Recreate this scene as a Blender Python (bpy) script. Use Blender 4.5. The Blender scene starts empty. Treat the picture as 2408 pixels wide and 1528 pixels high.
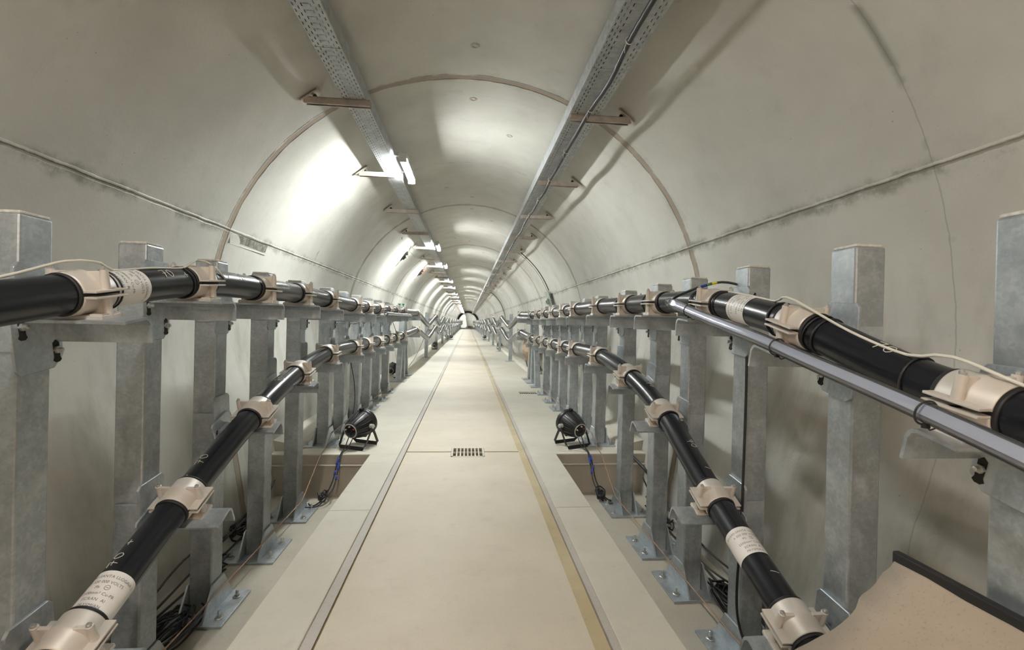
import bpy, bmesh, math, random
from mathutils import Vector, Matrix
random.seed(7)
S = bpy.context.scene
COL = S.collection
PI = math.pi
H = 1.10                      # eye height above the walkway; everything below is written relative to eye level
# ------------------------------------------------------------------ camera, world, exposure
def make_camera():
    cd = bpy.data.cameras.new('camera'); cam = bpy.data.objects.new('camera', cd); COL.objects.link(cam)
    cd.sensor_width = 36.0; cd.lens = 36.0 * 1100 / 2408; cd.clip_start = .05; cd.clip_end = 400
    cd.dof.use_dof = True; cd.dof.focus_distance = 3.2; cd.dof.aperture_fstop = 8.0
    c = Vector((-104 / 1100, 7 / 1100, 1)).normalized()       # tunnel axis seen by the camera (right, up, forward)
    r = math.radians(1.3)
    u = Vector((math.sin(r), math.cos(r), 0)); u = (u - c * u.dot(c)).normalized()
    x = u.cross(c)
    right = Vector((x[0], c[0], u[0])); up = Vector((x[1], c[1], u[1])); fwd = Vector((x[2], c[2], u[2]))
    m = Matrix.Identity(4)
    for i in range(3):
        m[i][0] = right[i]; m[i][1] = up[i]; m[i][2] = -fwd[i]
    cam.matrix_world = m
    S.camera = cam
    return cam
CAM = make_camera()
W = bpy.data.worlds.new('world'); S.world = W; W.use_nodes = True
W.node_tree.nodes['Background'].inputs[0].default_value = (.5, .5, .5, 1)
W.node_tree.nodes['Background'].inputs[1].default_value = 0.0
S.view_settings.view_transform = 'Standard'; S.view_settings.look = 'None'
S.view_settings.gamma = 1; S.view_settings.use_curve_mapping = False
S.view_settings.exposure = 0.2
LAMP_E = 430.0                 # strength of the cool tubes ahead
LAMP_E_BACK = 620.0            # strength of the warmer tubes behind the camera

# ------------------------------------------------------------------ materials
class NT:
    def __init__(s, name):
        s.m = bpy.data.materials.new(name); s.m.use_nodes = True
        s.t = s.m.node_tree; s.b = s.t.nodes['Principled BSDF']; s.out = s.t.nodes['Material Output']
    def n(s, typ, **k):
        nd = s.t.nodes.new(typ)
        for a, v in k.items(): setattr(nd, a, v)
        return nd
    def l(s, a, b): s.t.links.new(a, b)
    def val(s, sock, v):
        if isinstance(v, (int, float)): sock.default_value = v
        else: s.l(v, sock)
    def math(s, op, a, b=None, c=None):
        nd = s.n('ShaderNodeMath', operation=op)
        s.val(nd.inputs[0], a)
        if b is not None: s.val(nd.inputs[1], b)
        if c is not None: s.val(nd.inputs[2], c)
        return nd.outputs[0]
    def noise(s, vec, scale, detail=4, rough=.6, dist=0):
        nd = s.n('ShaderNodeTexNoise'); nd.inputs['Scale'].default_value = scale
        nd.inputs['Detail'].default_value = detail; nd.inputs['Roughness'].default_value = rough
        nd.inputs['Distortion'].default_value = dist
        if vec is not None: s.l(vec, nd.inputs['Vector'])
        return nd.outputs['Fac']
    def ramp(s, f, p0, p1, lo=0., hi=1.):
        nd = s.n('ShaderNodeMapRange'); s.val(nd.inputs[0], f)
        for i, v in enumerate((p0, p1, lo, hi)): nd.inputs[i + 1].default_value = v
        nd.interpolation_type = 'SMOOTHSTEP'
        return nd.outputs[0]
    def mix(s, f, a, b):
        nd = s.n('ShaderNodeMix', data_type='RGBA'); s.val(nd.inputs[0], f)
        for i, v in ((6, a), (7, b)):
            if isinstance(v, tuple): nd.inputs[i].default_value = (*v, 1)
            else: s.l(v, nd.inputs[i])
        return nd.outputs[2]
    def bump(s, h, strength=.3, dist=.01):
        nd = s.n('ShaderNodeBump'); nd.inputs['Strength'].default_value = strength; nd.inputs['Distance'].default_value = dist
        s.l(h, nd.inputs['Height']); s.l(nd.outputs[0], s.b.inputs['Normal'])
    def coord(s, which='Object'):
        return s.n('ShaderNodeTexCoord').outputs[which]
    def xyz(s, v):
        nd = s.n('ShaderNodeSeparateXYZ'); s.l(v, nd.inputs[0]); return nd.outputs
    def scale(s, v, sc):
        nd = s.n('ShaderNodeMapping'); nd.inputs['Scale'].default_value = sc; s.l(v, nd.inputs[0]); return nd.outputs[0]
    def col(s, c): s.l(c, s.b.inputs['Base Color']) if not isinstance(c, tuple) else setattr(s.b.inputs['Base Color'], 'default_value', (*c, 1))
    def rough(s, r): s.val(s.b.inputs['Roughness'], r)
    def metal(s, r): s.val(s.b.inputs['Metallic'], r)

def simple(name, c, rough=.5, metal=0., var=.0, vs=20, bump=0, spec=None, trans=None):
    m = NT(name)
    if var:
        v = m.coord(); f = m.noise(v, vs, 5)
        m.col(m.mix(m.ramp(f, .3, .7), tuple(x * (1 - var) for x in c), tuple(min(1, x * (1 + var)) for x in c)))
        if bump: m.bump(m.noise(v, vs * 4, 3), bump, .004)
    else: m.col(c)
    m.rough(rough); m.metal(metal)
    if spec is not None: m.b.inputs['Specular IOR Level'].default_value = spec
    if trans: m.b.inputs['Transmission Weight'].default_value = trans
    return m.m

def mat_lining():
    m = NT('tunnel_concrete'); v = m.coord(); x, y, z = m.xyz(v)
    big = m.noise(v, .9, 5, .6); mid = m.noise(v, 4, 6, .65); fine = m.noise(v, 60, 3, .6)
    c = m.mix(m.ramp(big, .3, .72), (.44, .43, .39), (.57, .56, .515))
    c = m.mix(m.math('MULTIPLY', m.ramp(mid, .55, .78), .35), c, (.33, .325, .29))
    c = m.mix(m.math('MULTIPLY', m.ramp(fine, .62, .8), .25), c, (.25, .23, .19))
    # pinholes
    vo = m.n('ShaderNodeTexVoronoi'); vo.inputs['Scale'].default_value = 16; m.l(v, vo.inputs['Vector'])
    hole = m.math('MULTIPLY', m.ramp(vo.outputs['Distance'], .03, .06, 1, 0), m.ramp(m.noise(v, 3, 2), .5, .6))
    c = m.mix(m.math('MULTIPLY', hole, .6), c, (.12, .11, .09))
    wob = m.math('MULTIPLY', m.math('SUBTRACT', m.noise(v, 7, 5, .7), .5), .05)
    wob2 = m.math('MULTIPLY', m.math('SUBTRACT', m.noise(v, 2.2, 3, .6), .5), .03)
    # ring joints across the tunnel every 3.66 m (strong) and a hairline between
    yy = m.math('ADD', y, m.math('ADD', m.math('MULTIPLY', wob, .35), wob2))
    def dist_to(period, off):
        t = m.math('FRACT', m.math('DIVIDE', m.math('ADD', m.math('SUBTRACT', yy, off), period * 50.5), period))
        return m.math('MULTIPLY', m.math('ABSOLUTE', m.math('SUBTRACT', t, .5)), period)
    dj = dist_to(3.66, 3.37)
    jn = m.ramp(dj, .020, .032, 1, 0)
    edge = m.math('MULTIPLY', m.ramp(m.math('ABSOLUTE', m.math('SUBTRACT', dj, .030)), .003, .010, 1, 0), m.ramp(mid, .35, .55))
    dm = dist_to(3.66, 5.2)
    c = m.mix(m.math('MULTIPLY', m.ramp(dj, .02, .12, 1, 0), m.math('MULTIPLY', m.ramp(mid, .4, .65), .35)), c, (.25, .25, .2))
    c = m.mix(m.math('MULTIPLY', jn, .85), c, (.27, .20, .14))
    c = m.mix(m.math('MULTIPLY', edge, .7), c, (.12, .11, .09))
    c = m.mix(m.math('MULTIPLY', m.ramp(dm, .0015, .004, 1, 0), .45), c, (.2, .19, .16))
    ds = m.math('MULTIPLY', m.ramp(dm, .0, .03, 1, 0), m.ramp(m.noise(m.scale(v, (1.6, 1, 1.6)), 1.5, 4, .6), .54, .60))
    c = m.mix(m.math('MULTIPLY', ds, .7), c, (.15, .15, .12))
    # springline joints, z = .358 |x|
    dz = m.math('SUBTRACT', z, m.math('MULTIPLY', m.math('ABSOLUTE', x), .358))
    dzw = m.math('ADD', dz, m.math('MULTIPLY', wob, .35))
    line = m.ramp(m.math('ABSOLUTE', dzw), .003, .008, 1, 0)
    stn = m.math('MULTIPLY', m.ramp(m.math('ABSOLUTE', m.math('ADD', dz, m.math('MULTIPLY', wob, 2.5))), .0, .06, 1, 0), m.ramp(m.noise(m.scale(v, (1, .8, 1)), 3.0, 6, .75), .40, .56))
    c = m.mix(m.math('MULTIPLY', stn, .85), c, (.17, .165, .13))
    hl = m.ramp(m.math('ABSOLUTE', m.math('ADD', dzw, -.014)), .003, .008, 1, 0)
    c = m.mix(m.math('MULTIPLY', hl, .5), c, (.62, .6, .52))  # highlight line just above the joint, painted into the colour
    c = m.mix(m.math('MULTIPLY', line, .6), c, (.16, .145, .11))
    # vertical weathering streaks with painted-in shade on the lower walls and formwork scratches on the vault
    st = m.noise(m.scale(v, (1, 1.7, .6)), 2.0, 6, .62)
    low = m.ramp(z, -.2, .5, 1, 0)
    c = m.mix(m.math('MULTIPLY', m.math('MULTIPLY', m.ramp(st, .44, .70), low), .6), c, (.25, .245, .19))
    sc = m.noise(m.scale(v, (.6, 46, .6)), 1.0, 3, .6, .4)
    scm = m.math('MULTIPLY', m.ramp(sc, .66, .70), m.ramp(m.noise(v, .8, 2), .5, .62))
    c = m.mix(m.math('MULTIPLY', scm, .22), c, (.27, .25, .2))
    m.col(c); m.rough(m.ramp(mid, .3, .7, .42, .6)); m.b.inputs['Specular IOR Level'].default_value = .45
    hgt = m.math('ADD', m.math('MULTIPLY', mid, .25), m.math('MULTIPLY', fine, .08))
    hgt = m.math('SUBTRACT', hgt, m.math('MULTIPLY', jn, .5)); hgt = m.math('ADD', hgt, m.math('MULTIPLY', edge, .6))
    hgt = m.math('SUBTRACT', hgt, m.math('MULTIPLY', line, .6)); hgt = m.math('ADD', hgt, m.math('MULTIPLY', hl, .5))
    m.bump(hgt, .5, .015)
    return m.m

def mat_floor(name, a, b, speck=.3):
    m = NT(name); v = m.coord()
    big = m.noise(v, 1.3, 5, .6); mid = m.noise(v, 9, 6, .7); fine = m.noise(v, 130, 2, .6)
    c = m.mix(m.ramp(big, .3, .7), a, b)
    c = m.mix(m.math('MULTIPLY', m.ramp(mid, .52, .75), .28), c, tuple(q * .72 for q in a))
    c = m.mix(m.math('MULTIPLY', m.ramp(fine, .58, .75), speck), c, tuple(q * .55 for q in a))
    m.col(c); m.rough(.62); m.bump(m.math('ADD', m.math('MULTIPLY', fine, .3), mid), .18, .004)
    return m.m

def mat_galv(name, a, b, rough=.42, metal=.7):
    m = NT(name); v = m.coord()
    vo = m.n('ShaderNodeTexVoronoi'); vo.inputs['Scale'].default_value = 110; m.l(v, vo.inputs['Vector'])
    s1 = m.n('ShaderNodeSeparateColor'); m.l(vo.outputs['Color'], s1.inputs[0])
    n1 = m.noise(v, 9, 6, .7)
    n2 = m.noise(m.scale(v, (3, 3, .5)), 4, 5, .65)
    f = m.math('ADD', m.math('MULTIPLY', s1.outputs[0], .10), m.math('MULTIPLY', n1, .90))
    c = m.mix(m.ramp(f, .35, .70), a, b)
    c = m.mix(m.math('MULTIPLY', m.ramp(n2, .52, .7), .35), c, tuple(q * .6 for q in a))
    m.col(c); m.rough(m.ramp(n1, .3, .7, rough - .06, rough + .14)); m.metal(metal)
    m.bump(n1, .12, .002)
    return m.m

def mat_tray(name, width, rows_side=2):
    """thin galvanised sheet punched with slots; UV = metres across, metres along; UV.x >= 10 marks a side wall"""
    m = NT(name); uv = m.coord('UV'); u, v, _ = m.xyz(uv)
    side = m.math('GREATER_THAN', u, 5.0)
    us = m.math('SUBTRACT', u, m.math('MULTIPLY', side, 10.0))
    pitch = .0195
    t = m.math('DIVIDE', us, pitch)
    row = m.math('LESS_THAN', m.math('ABSOLUTE', m.math('SUBTRACT', m.math('FRACT', t), .5)), .13)
    sh = m.math('MULTIPLY', m.math('MODULO', m.math('FLOOR', t), 2.0), .5)
    seg = m.math('LESS_THAN', m.math('FRACT', m.math('ADD', m.math('DIVIDE', v, .046), sh)), .52)
    longm = m.math('MULTIPLY', row, seg)
    mid = m.math('LESS_THAN', m.math('ABSOLUTE', m.math('SUBTRACT', us, width / 2)), width / 2 - .052)
    mid = m.math('MULTIPLY', mid, m.math('SUBTRACT', 1.0, side))
    trow = m.math('LESS_THAN', m.math('FRACT', m.math('DIVIDE', v, .046)), .09)
    tseg = m.math('LESS_THAN', m.math('ABSOLUTE', m.math('SUBTRACT', m.math('FRACT', m.math('DIVIDE', us, .045)), .5)), .34)
    tm = m.math('MULTIPLY', trow, tseg)
    edge = m.math('MULTIPLY', m.math('GREATER_THAN', us, .006), m.math('LESS_THAN', us, m.math('ADD', m.math('MULTIPLY', side, .078 - width), width - .006)))
    near = m.math('LESS_THAN', m.math('ABSOLUTE', v), 500.)
    mask = m.math('MULTIPLY', edge, m.math('ADD', m.math('MULTIPLY', tm, mid), m.math('MULTIPLY', longm, m.math('SUBTRACT', 1.0, mid))))
    n1 = m.noise(m.coord(), 14, 5, .7)
    m.col(m.mix(m.ramp(n1, .3, .7), (.36, .38, .38), (.52, .54, .55))); m.rough(.45); m.metal(.5)
    tr = m.n('ShaderNodeBsdfTransparent'); mx = m.n('ShaderNodeMixShader')
    m.l(mask, mx.inputs[0]); m.l(m.b.outputs[0], mx.inputs[1]); m.l(tr.outputs[0], mx.inputs[2]); m.l(mx.outputs[0], m.out.inputs[0])
    return m.m

def emis(name, c, e):
    m = NT(name); m.col((.9, .9, .9)); m.b.inputs['Emission Color'].default_value = (*c, 1); m.b.inputs['Emission Strength'].default_value = e
    return m.m

M = dict(
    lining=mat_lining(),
    slab=mat_floor('walkway_screed', (.53, .47, .375), (.62, .55, .45)),
    shelf=mat_floor('walkway_border', (.52, .485, .41), (.60, .565, .485), .2),
    pit=mat_floor('pit_screed', (.40, .365, .30), (.48, .445, .37)),
    pitwall=mat_floor('pit_wall', (.41, .365, .305), (.50, .45, .385), .4),
    strip=mat_floor('grey_strip', (.40, .37, .33), (.50, .47, .43), .5),
    sand=mat_floor('ochre_filler', (.42, .34, .20), (.56, .47, .31)),
    dirt=simple('groove_dirt', (.20, .14, .06), .9, var=.3, vs=30),
    dark=simple('dark_hole', (.015, .014, .012), .9),
    galv=mat_galv('galvanised_steel', (.34, .37, .39), (.52, .55, .57)),
    galv2=mat_galv('galvanised_bracket', (.38, .42, .45), (.55, .59, .62), .38),
    strut=mat_galv('zinc_strut', (.46, .41, .37), (.62, .56, .51), .4),
    weld=simple('weld_edge', (.62, .60, .55), .6, .2, .15, 80, .4),
    bolt=simple('bolt_zinc', (.55, .55, .53), .35, .8),
    cable=simple('black_sheath', (.008, .009, .013), .27, 0, spec=.5),
    rubber=simple('black_rubber', (.012, .011, .012), .55),
    cleat=simple('cream_cleat', (.61, .56, .505), .45, .2, .06, 12),
    wrap=simple('white_label', (.78, .75, .72), .4),
    ink=simple('label_ink', (.16, .15, .15), .6),
    chalk=simple('chalk_paint', (.72, .72, .66), .8),
    cord=simple('black_cord', (.014, .013, .014), .45),
    plastic=simple('black_plastic', (.012, .011, .013), .38, var=.2, vs=30),
    whitewire=simple('white_wire', (.66, .63, .55), .45),
    greywire=simple('grey_wire', (.42, .42, .38), .4),
    copper=simple('copper_wire', (.36, .22, .14), .5, .5),
    blue=simple('blue_tape', (.02, .05, .35), .5),
    yellow=simple('yellow_tape', (.75, .6, .03), .5),
    green=simple('green_wire', (.10, .2, .06), .5),
    orange=simple('orange_wire', (.42, .15, .07), .5),
    signw=simple('sign_white', (.75, .8, .74), .5), signg=simple('sign_green', (.01, .22, .08), .5),
    panel=simple('panel_grey_green', (.30, .35, .30), .5, var=.1, vs=12),
    housing=simple('lamp_housing', (.62, .63, .62), .4),
    diff=emis('lamp_diffuser', (.96, 1.0, .98), LAMP_E),
    diffw=emis('lamp_diffuser_warm', (1.0, .78, .62), LAMP_E_BACK), diffm=emis('lamp_diffuser_neutral', (.98, .98, .93), LAMP_E * .55),
    board=mat_floor('tan_board', (.36, .285, .215), (.44, .355, .275), .45),
    net=simple('tan_net', (.42, .30, .21), .8, var=.3, vs=40),
    red=simple('red_plug', (.35, .03, .02), .5),
    trayl=mat_tray('perforated_tray_sheet', .14), trayr=mat_tray('perforated_tray_sheet_wide', .205),
    shade_sleeve=simple('painted_shade', (.24, .22, .19), .8, var=.2, vs=2),  # shade of the unlit far stretch put into the colour
)
def mat_clear():
    m = NT('clear_tube'); tr = m.n('ShaderNodeBsdfTransparent'); tr.inputs[0].default_value = (.93, .94, .97, 1)
    gl = m.n('ShaderNodeBsdfGlossy'); gl.inputs['Roughness'].default_value = .12; fr = m.n('ShaderNodeFresnel'); fr.inputs[0].default_value = 1.5
    mx = m.n('ShaderNodeMixShader'); m.l(m.math('MULTIPLY_ADD', fr.outputs[0], .9, .06), mx.inputs[0]); m.l(tr.outputs[0], mx.inputs[1]); m.l(gl.outputs[0], mx.inputs[2]); m.l(mx.outputs[0], m.out.inputs[0])
    return m.m
M['clear'] = mat_clear()
M['ledrail'] = simple('aluminium_rail', (.80, .82, .90), .26, .5)

# ------------------------------------------------------------------ mesh building
class MB:
    """collects shapes, builds ONE mesh; sx mirrors in x"""
    def __init__(s, sx=1): s.bm = bmesh.new(); s.sx = sx; s.uv = None
    def box(s, x0, x1, y0, y1, z0, z1, bev=0, mat=None, rot=None):
        t = bmesh.new()
        bmesh.ops.create_cube(t, size=1)
        for v in t.verts: v.co = Vector(((x0 + x1) / 2 + v.co.x * (x1 - x0), (y0 + y1) / 2 + v.co.y * (y1 - y0), (z0 + z1) / 2 + v.co.z * (z1 - z0)))
        if bev: bmesh.ops.bevel(t, geom=t.edges[:], offset=bev, segments=2, affect='EDGES', profile=.5)
        s.merge(t, rot); return s
    def merge(s, t, mat=None):
        mp = {}
        for v in t.verts: mp[v] = s.bm.verts.new(mat @ v.co if mat is not None else v.co)
        for f in t.faces:
            try: nf = s.bm.faces.new([mp[v] for v in f.verts]); nf.smooth = f.smooth
            except ValueError: pass
        t.free()
    def prism(s, pts, axis, a, b, bev=0):
        """extrude 2-d outline: axis 'x' -> pts are (y,z); 'y' -> (x,z); 'z' -> (x,y)"""
        t = bmesh.new()
        def mk(p, q):
            return {'x': (q, p[0], p[1]), 'y': (p[0], q, p[1]), 'z': (p[0], p[1], q)}[axis]
        A = [t.verts.new(mk(p, a)) for p in pts]; B = [t.verts.new(mk(p, b)) for p in pts]
        t.faces.new(A); t.faces.new(B[::-1]); n = len(pts)
        for i in range(n): t.faces.new((A[i], A[(i + 1) % n], B[(i + 1) % n], B[i]))
        if bev: bmesh.ops.bevel(t, geom=t.edges[:], offset=bev, segments=1, affect='EDGES')
        s.merge(t); return s
    def lathe(s, prof, mat=None, n=24, a0=0, a1=2 * PI, smooth=True, close=True):
        """profile of (r, h) around local z"""
        full = abs(a1 - a0 - 2 * PI) < 1e-6; t = bmesh.new(); rings = []
        k = n if full else n + 1
        for r, h in prof:
            rings.append([t.verts.new((r * math.cos(a0 + (a1 - a0) * i / n), r * math.sin(a0 + (a1 - a0) * i / n), h)) for i in range(k)])
        for p, q in zip(rings, rings[1:]):
            for i in range(n):
                j = (i + 1) % k
                if not full and i == n: continue
                f = t.faces.new((p[i], p[j], q[j], q[i])); f.smooth = smooth
        bmesh.ops.remove_doubles(t, verts=t.verts[:], dist=1e-6)
        s.merge(t, mat); return s
    def cyl(s, p0, p1, r, n=12, r1=None):
        p0 = Vector(p0); p1 = Vector(p1); d = p1 - p0; L = d.length
        m = Matrix.Translation(p0) @ d.to_track_quat('Z', 'Y').to_matrix().to_4x4()
        r1 = r if r1 is None else r1
        return s.lathe([(0, 0), (r, 0), (r1, L), (0, L)], m, n, smooth=False) if n <= 8 else s.lathe([(0, 0), (r, 0), (r, 0.0001), (r1, L - .0001), (r1, L), (0, L)], m, n)
    def tube(s, pts, r, n=8, closed=False):
        pts = [Vector(p) for p in pts]; t = bmesh.new(); rings = []; N = len(pts)
        ref = Vector((0, 0, 1)); last = None
        for i, p in enumerate(pts):
            if closed: d = pts[(i + 1) % N] - pts[i - 1]
            else: d = pts[min(i + 1, N - 1)] - pts[max(i - 1, 0)]
            if d.length < 1e-9: d = Vector((0, 1, 0))
            d.normalize()
            if last is None:
                a = d.cross(ref)
                if a.length < .1: a = d.cross(Vector((1, 0, 0)))
            else: a = last - d * last.dot(d)
            a.normalize(); last = a; b = d.cross(a)
            rr = r[i] if isinstance(r, (list, tuple)) else r
            rings.append([t.verts.new(p + a * rr * math.cos(2 * PI * k / n) + b * rr * math.sin(2 * PI * k / n)) for k in range(n)])
        m_ = N if closed else N - 1
        for i in range(m_):
            p, q = rings[i], rings[(i + 1) % N]
            for k in range(n):
                f = t.faces.new((p[k], p[(k + 1) % n], q[(k + 1) % n], q[k])); f.smooth = True
        if not closed: t.faces.new(rings[0][::-1]); t.faces.new(rings[-1])
        s.merge(t); return s
    def quad(s, a, b, c, d):
        s.bm.faces.new([s.bm.verts.new(p) for p in (a, b, c, d)]); return s
    def mesh(s, name, mat):
        if s.sx < 0:
            for v in s.bm.verts: v.co.x = -v.co.x
        bmesh.ops.recalc_face_normals(s.bm, faces=s.bm.faces[:])
        me = bpy.data.meshes.new(name); s.bm.to_mesh(me); s.bm.free(); me.materials.append(mat); return me

def tag(o, label=None, cat=None, group=None, kind=None):
    if label: o['label'] = label
    if cat: o['category'] = cat
    if group: o['group'] = group
    if kind: o['kind'] = kind
    return o
def thing(name, loc, label, cat, group=None, rz=0):
    o = bpy.data.objects.new(name, None); o.empty_display_size = .05; COL.objects.link(o); o.location = loc; o.rotation_euler = (0, 0, rz)
    return tag(o, label, cat, group)
def part(name, me, parent, loc=(0, 0, 0), rot=None, label=None):
    """mesh data in the parent's frame"""
    o = bpy.data.objects.new(name, me); COL.objects.link(o); o.parent = parent; o.location = loc
    if rot: o.rotation_euler = rot
    if label: o['label'] = label
    return o
def solo(name, me, label=None, cat=None, group=None, kind=None, loc=(0, 0, 0), rot=None):
    """a top-level thing that is one mesh; vertices are re-based on loc"""
    o = bpy.data.objects.new(name, me); COL.objects.link(o)
    if any(loc) and not rot: me.transform(Matrix.Translation(-Vector(loc)))
    o.location = loc
    return tag(o, label, cat, group, kind)
def structure(name, mb, mat):
    o = bpy.data.objects.new(name, mb.mesh(name, mat)); COL.objects.link(o); o['kind'] = 'structure'; return o

def catmull(P, step=.05):
    """smooth path through points"""
    P = [Vector(p) for p in P]; out = []
    Q = [P[0] * 2 - P[1]] + P + [P[-1] * 2 - P[-2]]
    for i in range(1, len(Q) - 2):
        a, b, c, d = Q[i - 1:i + 3]; n = max(2, int((c - b).length / step))
        for k in range(n):
            t = k / n
            out.append(.5 * ((2 * b) + (c - a) * t + (2 * a - 5 * b + 4 * c - d) * t * t + (3 * b - a - 3 * c + d) * t ** 3))
    out.append(P[-1]); return out

ORD = ['first', 'second', 'third', 'fourth', 'fifth', 'sixth', 'seventh', 'eighth', 'ninth', 'tenth', 'eleventh', 'twelfth', 'thirteenth',
       'fourteenth', 'fifteenth', 'sixteenth', 'seventeenth', 'eighteenth', 'nineteenth', 'twentieth']
TENS = {2: 'twenty', 3: 'thirty', 4: 'forty', 5: 'fifty', 6: 'sixty', 7: 'seventy'}
TH = {2: 'twentieth', 3: 'thirtieth', 4: 'fortieth', 5: 'fiftieth', 6: 'sixtieth', 7: 'seventieth'}
def ordw(i):       # 0 -> first
    if i < 20: return ORD[i]
    n = i + 1; t, u = divmod(n, 10)
    return TH[t] if u == 0 else TENS[t] + '-' + ORD[u - 1]

# ------------------------------------------------------------------ tunnel shell
R0 = 1.75; YB, YE = -7.5, 88.0
def rad(y):       # cast sections: very slightly barrel shaped between joints
    t = ((y - 3.37) / 3.66) % 1.0
    return R0 + .014 * math.sin(PI * t)
def wall_pt(z, y=0):            # half width of the side wall below the springline
    if z > -.70: return math.sqrt(max(0, rad(y) ** 2 - z * z))
    x0 = math.sqrt(rad(y) ** 2 - .49); return x0 + (1.49 - x0) * ((-.70 - z) / .75)
SPR = math.atan(.358)           # springline angle
def ys_list(a, b):
    out = []; y = a
    while y < b - 1e-6:
        out.append(y); y += .305
    return out + [b]
YS = ys_list(YB, YE)
def shell(name, prof):
    mb = MB(); rows = [[mb.bm.verts.new(p) for p in prof(y)] for y in YS]
    for r, q in zip(rows, rows[1:]):
        for i in range(len(r) - 1):
            f = mb.bm.faces.new((r[i], r[i + 1], q[i + 1], q[i])); f.smooth = True
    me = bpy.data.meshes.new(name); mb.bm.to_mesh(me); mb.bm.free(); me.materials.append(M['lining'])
    o = bpy.data.objects.new(name, me); COL.objects.link(o); o['kind'] = 'structure'
    f = me.polygons[len(me.polygons) // 2]; inward = f.normal.dot(Vector((-f.center.x, 0, -f.center.z))) > 0
    sol = o.modifiers.new('thickness', 'SOLIDIFY'); sol.thickness = .12; sol.offset = -1 if inward else 1; sol.use_rim = False
    return o
def arc(y):
    n = 40; r = rad(y)
    return [(-r * math.cos(SPR + (PI - 2 * SPR) * i / n), y, r * math.sin(SPR + (PI - 2 * SPR) * i / n)) for i in range(n + 1)]
def side(sg):
    def f(y):
        r = rad(y); zs = [r * math.sin(SPR) - (r * math.sin(SPR) + 1.5) * i / 18 for i in range(19)]
        pts = [(sg * (math.sqrt(r * r - z * z) if z > -.7 else wall_pt(z, y)), y, z) for z in zs]
        return pts if sg > 0 else pts[::-1]
    return f
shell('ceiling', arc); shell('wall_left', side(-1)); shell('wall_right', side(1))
# end wall behind the viewpoint and the far, gently descending stretch behind a sleeve with painted-in shade
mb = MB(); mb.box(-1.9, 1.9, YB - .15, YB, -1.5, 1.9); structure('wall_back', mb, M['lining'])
PITY = 3.885; PZ = -1.42; FZ = -1.10
def boxes(name, L, mat):
    mb = MB()
    for b in L: mb.box(*b[:6], bev=(b[6] if len(b) > 6 else 0))
    return structure(name, mb, mat)
# central slab in pieces round the drain opening and its cross channel
SX0, SX1 = -.485, .455
boxes('floor', [(SX0, SX1, YB, 3.83, -1.5, FZ), (SX0, -.115, 3.83, 3.965, -1.5, FZ), (SX0, -.115, 3.99, 4.10, -1.5, FZ),
                (.165, SX1, 3.83, 3.965, -1.5, FZ), (.165, SX1, 3.99, 4.10, -1.5, FZ), (SX0, SX1, 4.10, YE, -1.5, FZ)], M['slab'])
boxes('trim_1', [(SX0, -.115, 3.965, 3.99, -1.5, FZ - .008), (.165, SX1, 3.965, 3.99, -1.5, FZ - .008)], M['sand'])
boxes('trim_2', [(-.495, SX0, YB, YE, -1.5, FZ - .012)], M['dirt'])
boxes('trim_3', [(-.535, -.495, YB, YE, -1.5, FZ - .003)], M['strip'])
boxes('trim_4', [(SX1, .515, YB, YE, -1.5, FZ - .012)], M['sand'])
boxes('trim_5', [(.518, .545, YB, YE, -1.5, FZ - .002)], M['strip'])
boxes('trim_6', [(.515, .518, YB, YE, -1.5, FZ - .02), (SX1 - .003, SX1, YB, YE, -1.5, FZ - .0001)], M['dirt'])
def shelf_part(sg):
    L = []
    for a, b in ((YB, 2.745), (2.748, PITY), (PITY, 88)):
        x0, x1 = (.535 if sg < 0 else .545), (.765 if a < PITY else 1.55)
        L.append((min(sg * x0, sg * x1), max(sg * x0, sg * x1), a, b, -1.5, FZ + .008, .004))
    return L
boxes('floor_border_left', shelf_part(-1), M['shelf']); boxes('floor_border_right', shelf_part(1), M['shelf'])
for sg, nm in ((-1, 'left'), (1, 'right')):
    xs = sorted((sg * .765, sg * 1.55))
    boxes('floor_pit_' + nm, [(xs[0], xs[1], YB, PITY, -1.5, PZ)], M['pit'])
    boxes('wall_pit_' + nm, [(xs[0], xs[1], PITY - .012, PITY + .004, -1.5, FZ - .075)], M['pitwall'])
    boxes('trim_pit_' + nm, [(xs[0], xs[1], PITY - .03, PITY + .01, FZ - .085, FZ - .072, .003), (xs[0], xs[1], PITY - .002, PITY + .006, FZ - .072, FZ - .001)], M['pitwall'])
    k = sorted((sg * 1.37, sg * 1.6))
    mb = MB(sg); mb.prism([(1.33, FZ), (1.40, FZ + .06), (1.62, FZ + .11), (1.62, FZ)], 'y', PITY + .1, YE); structure('baseboard_' + nm, mb, M['shelf'])
# drain floor below the grate
boxes('floor_drain', [(-.115, .165, 3.83, 4.10, -1.5, -1.42)], M['dark'])

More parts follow.
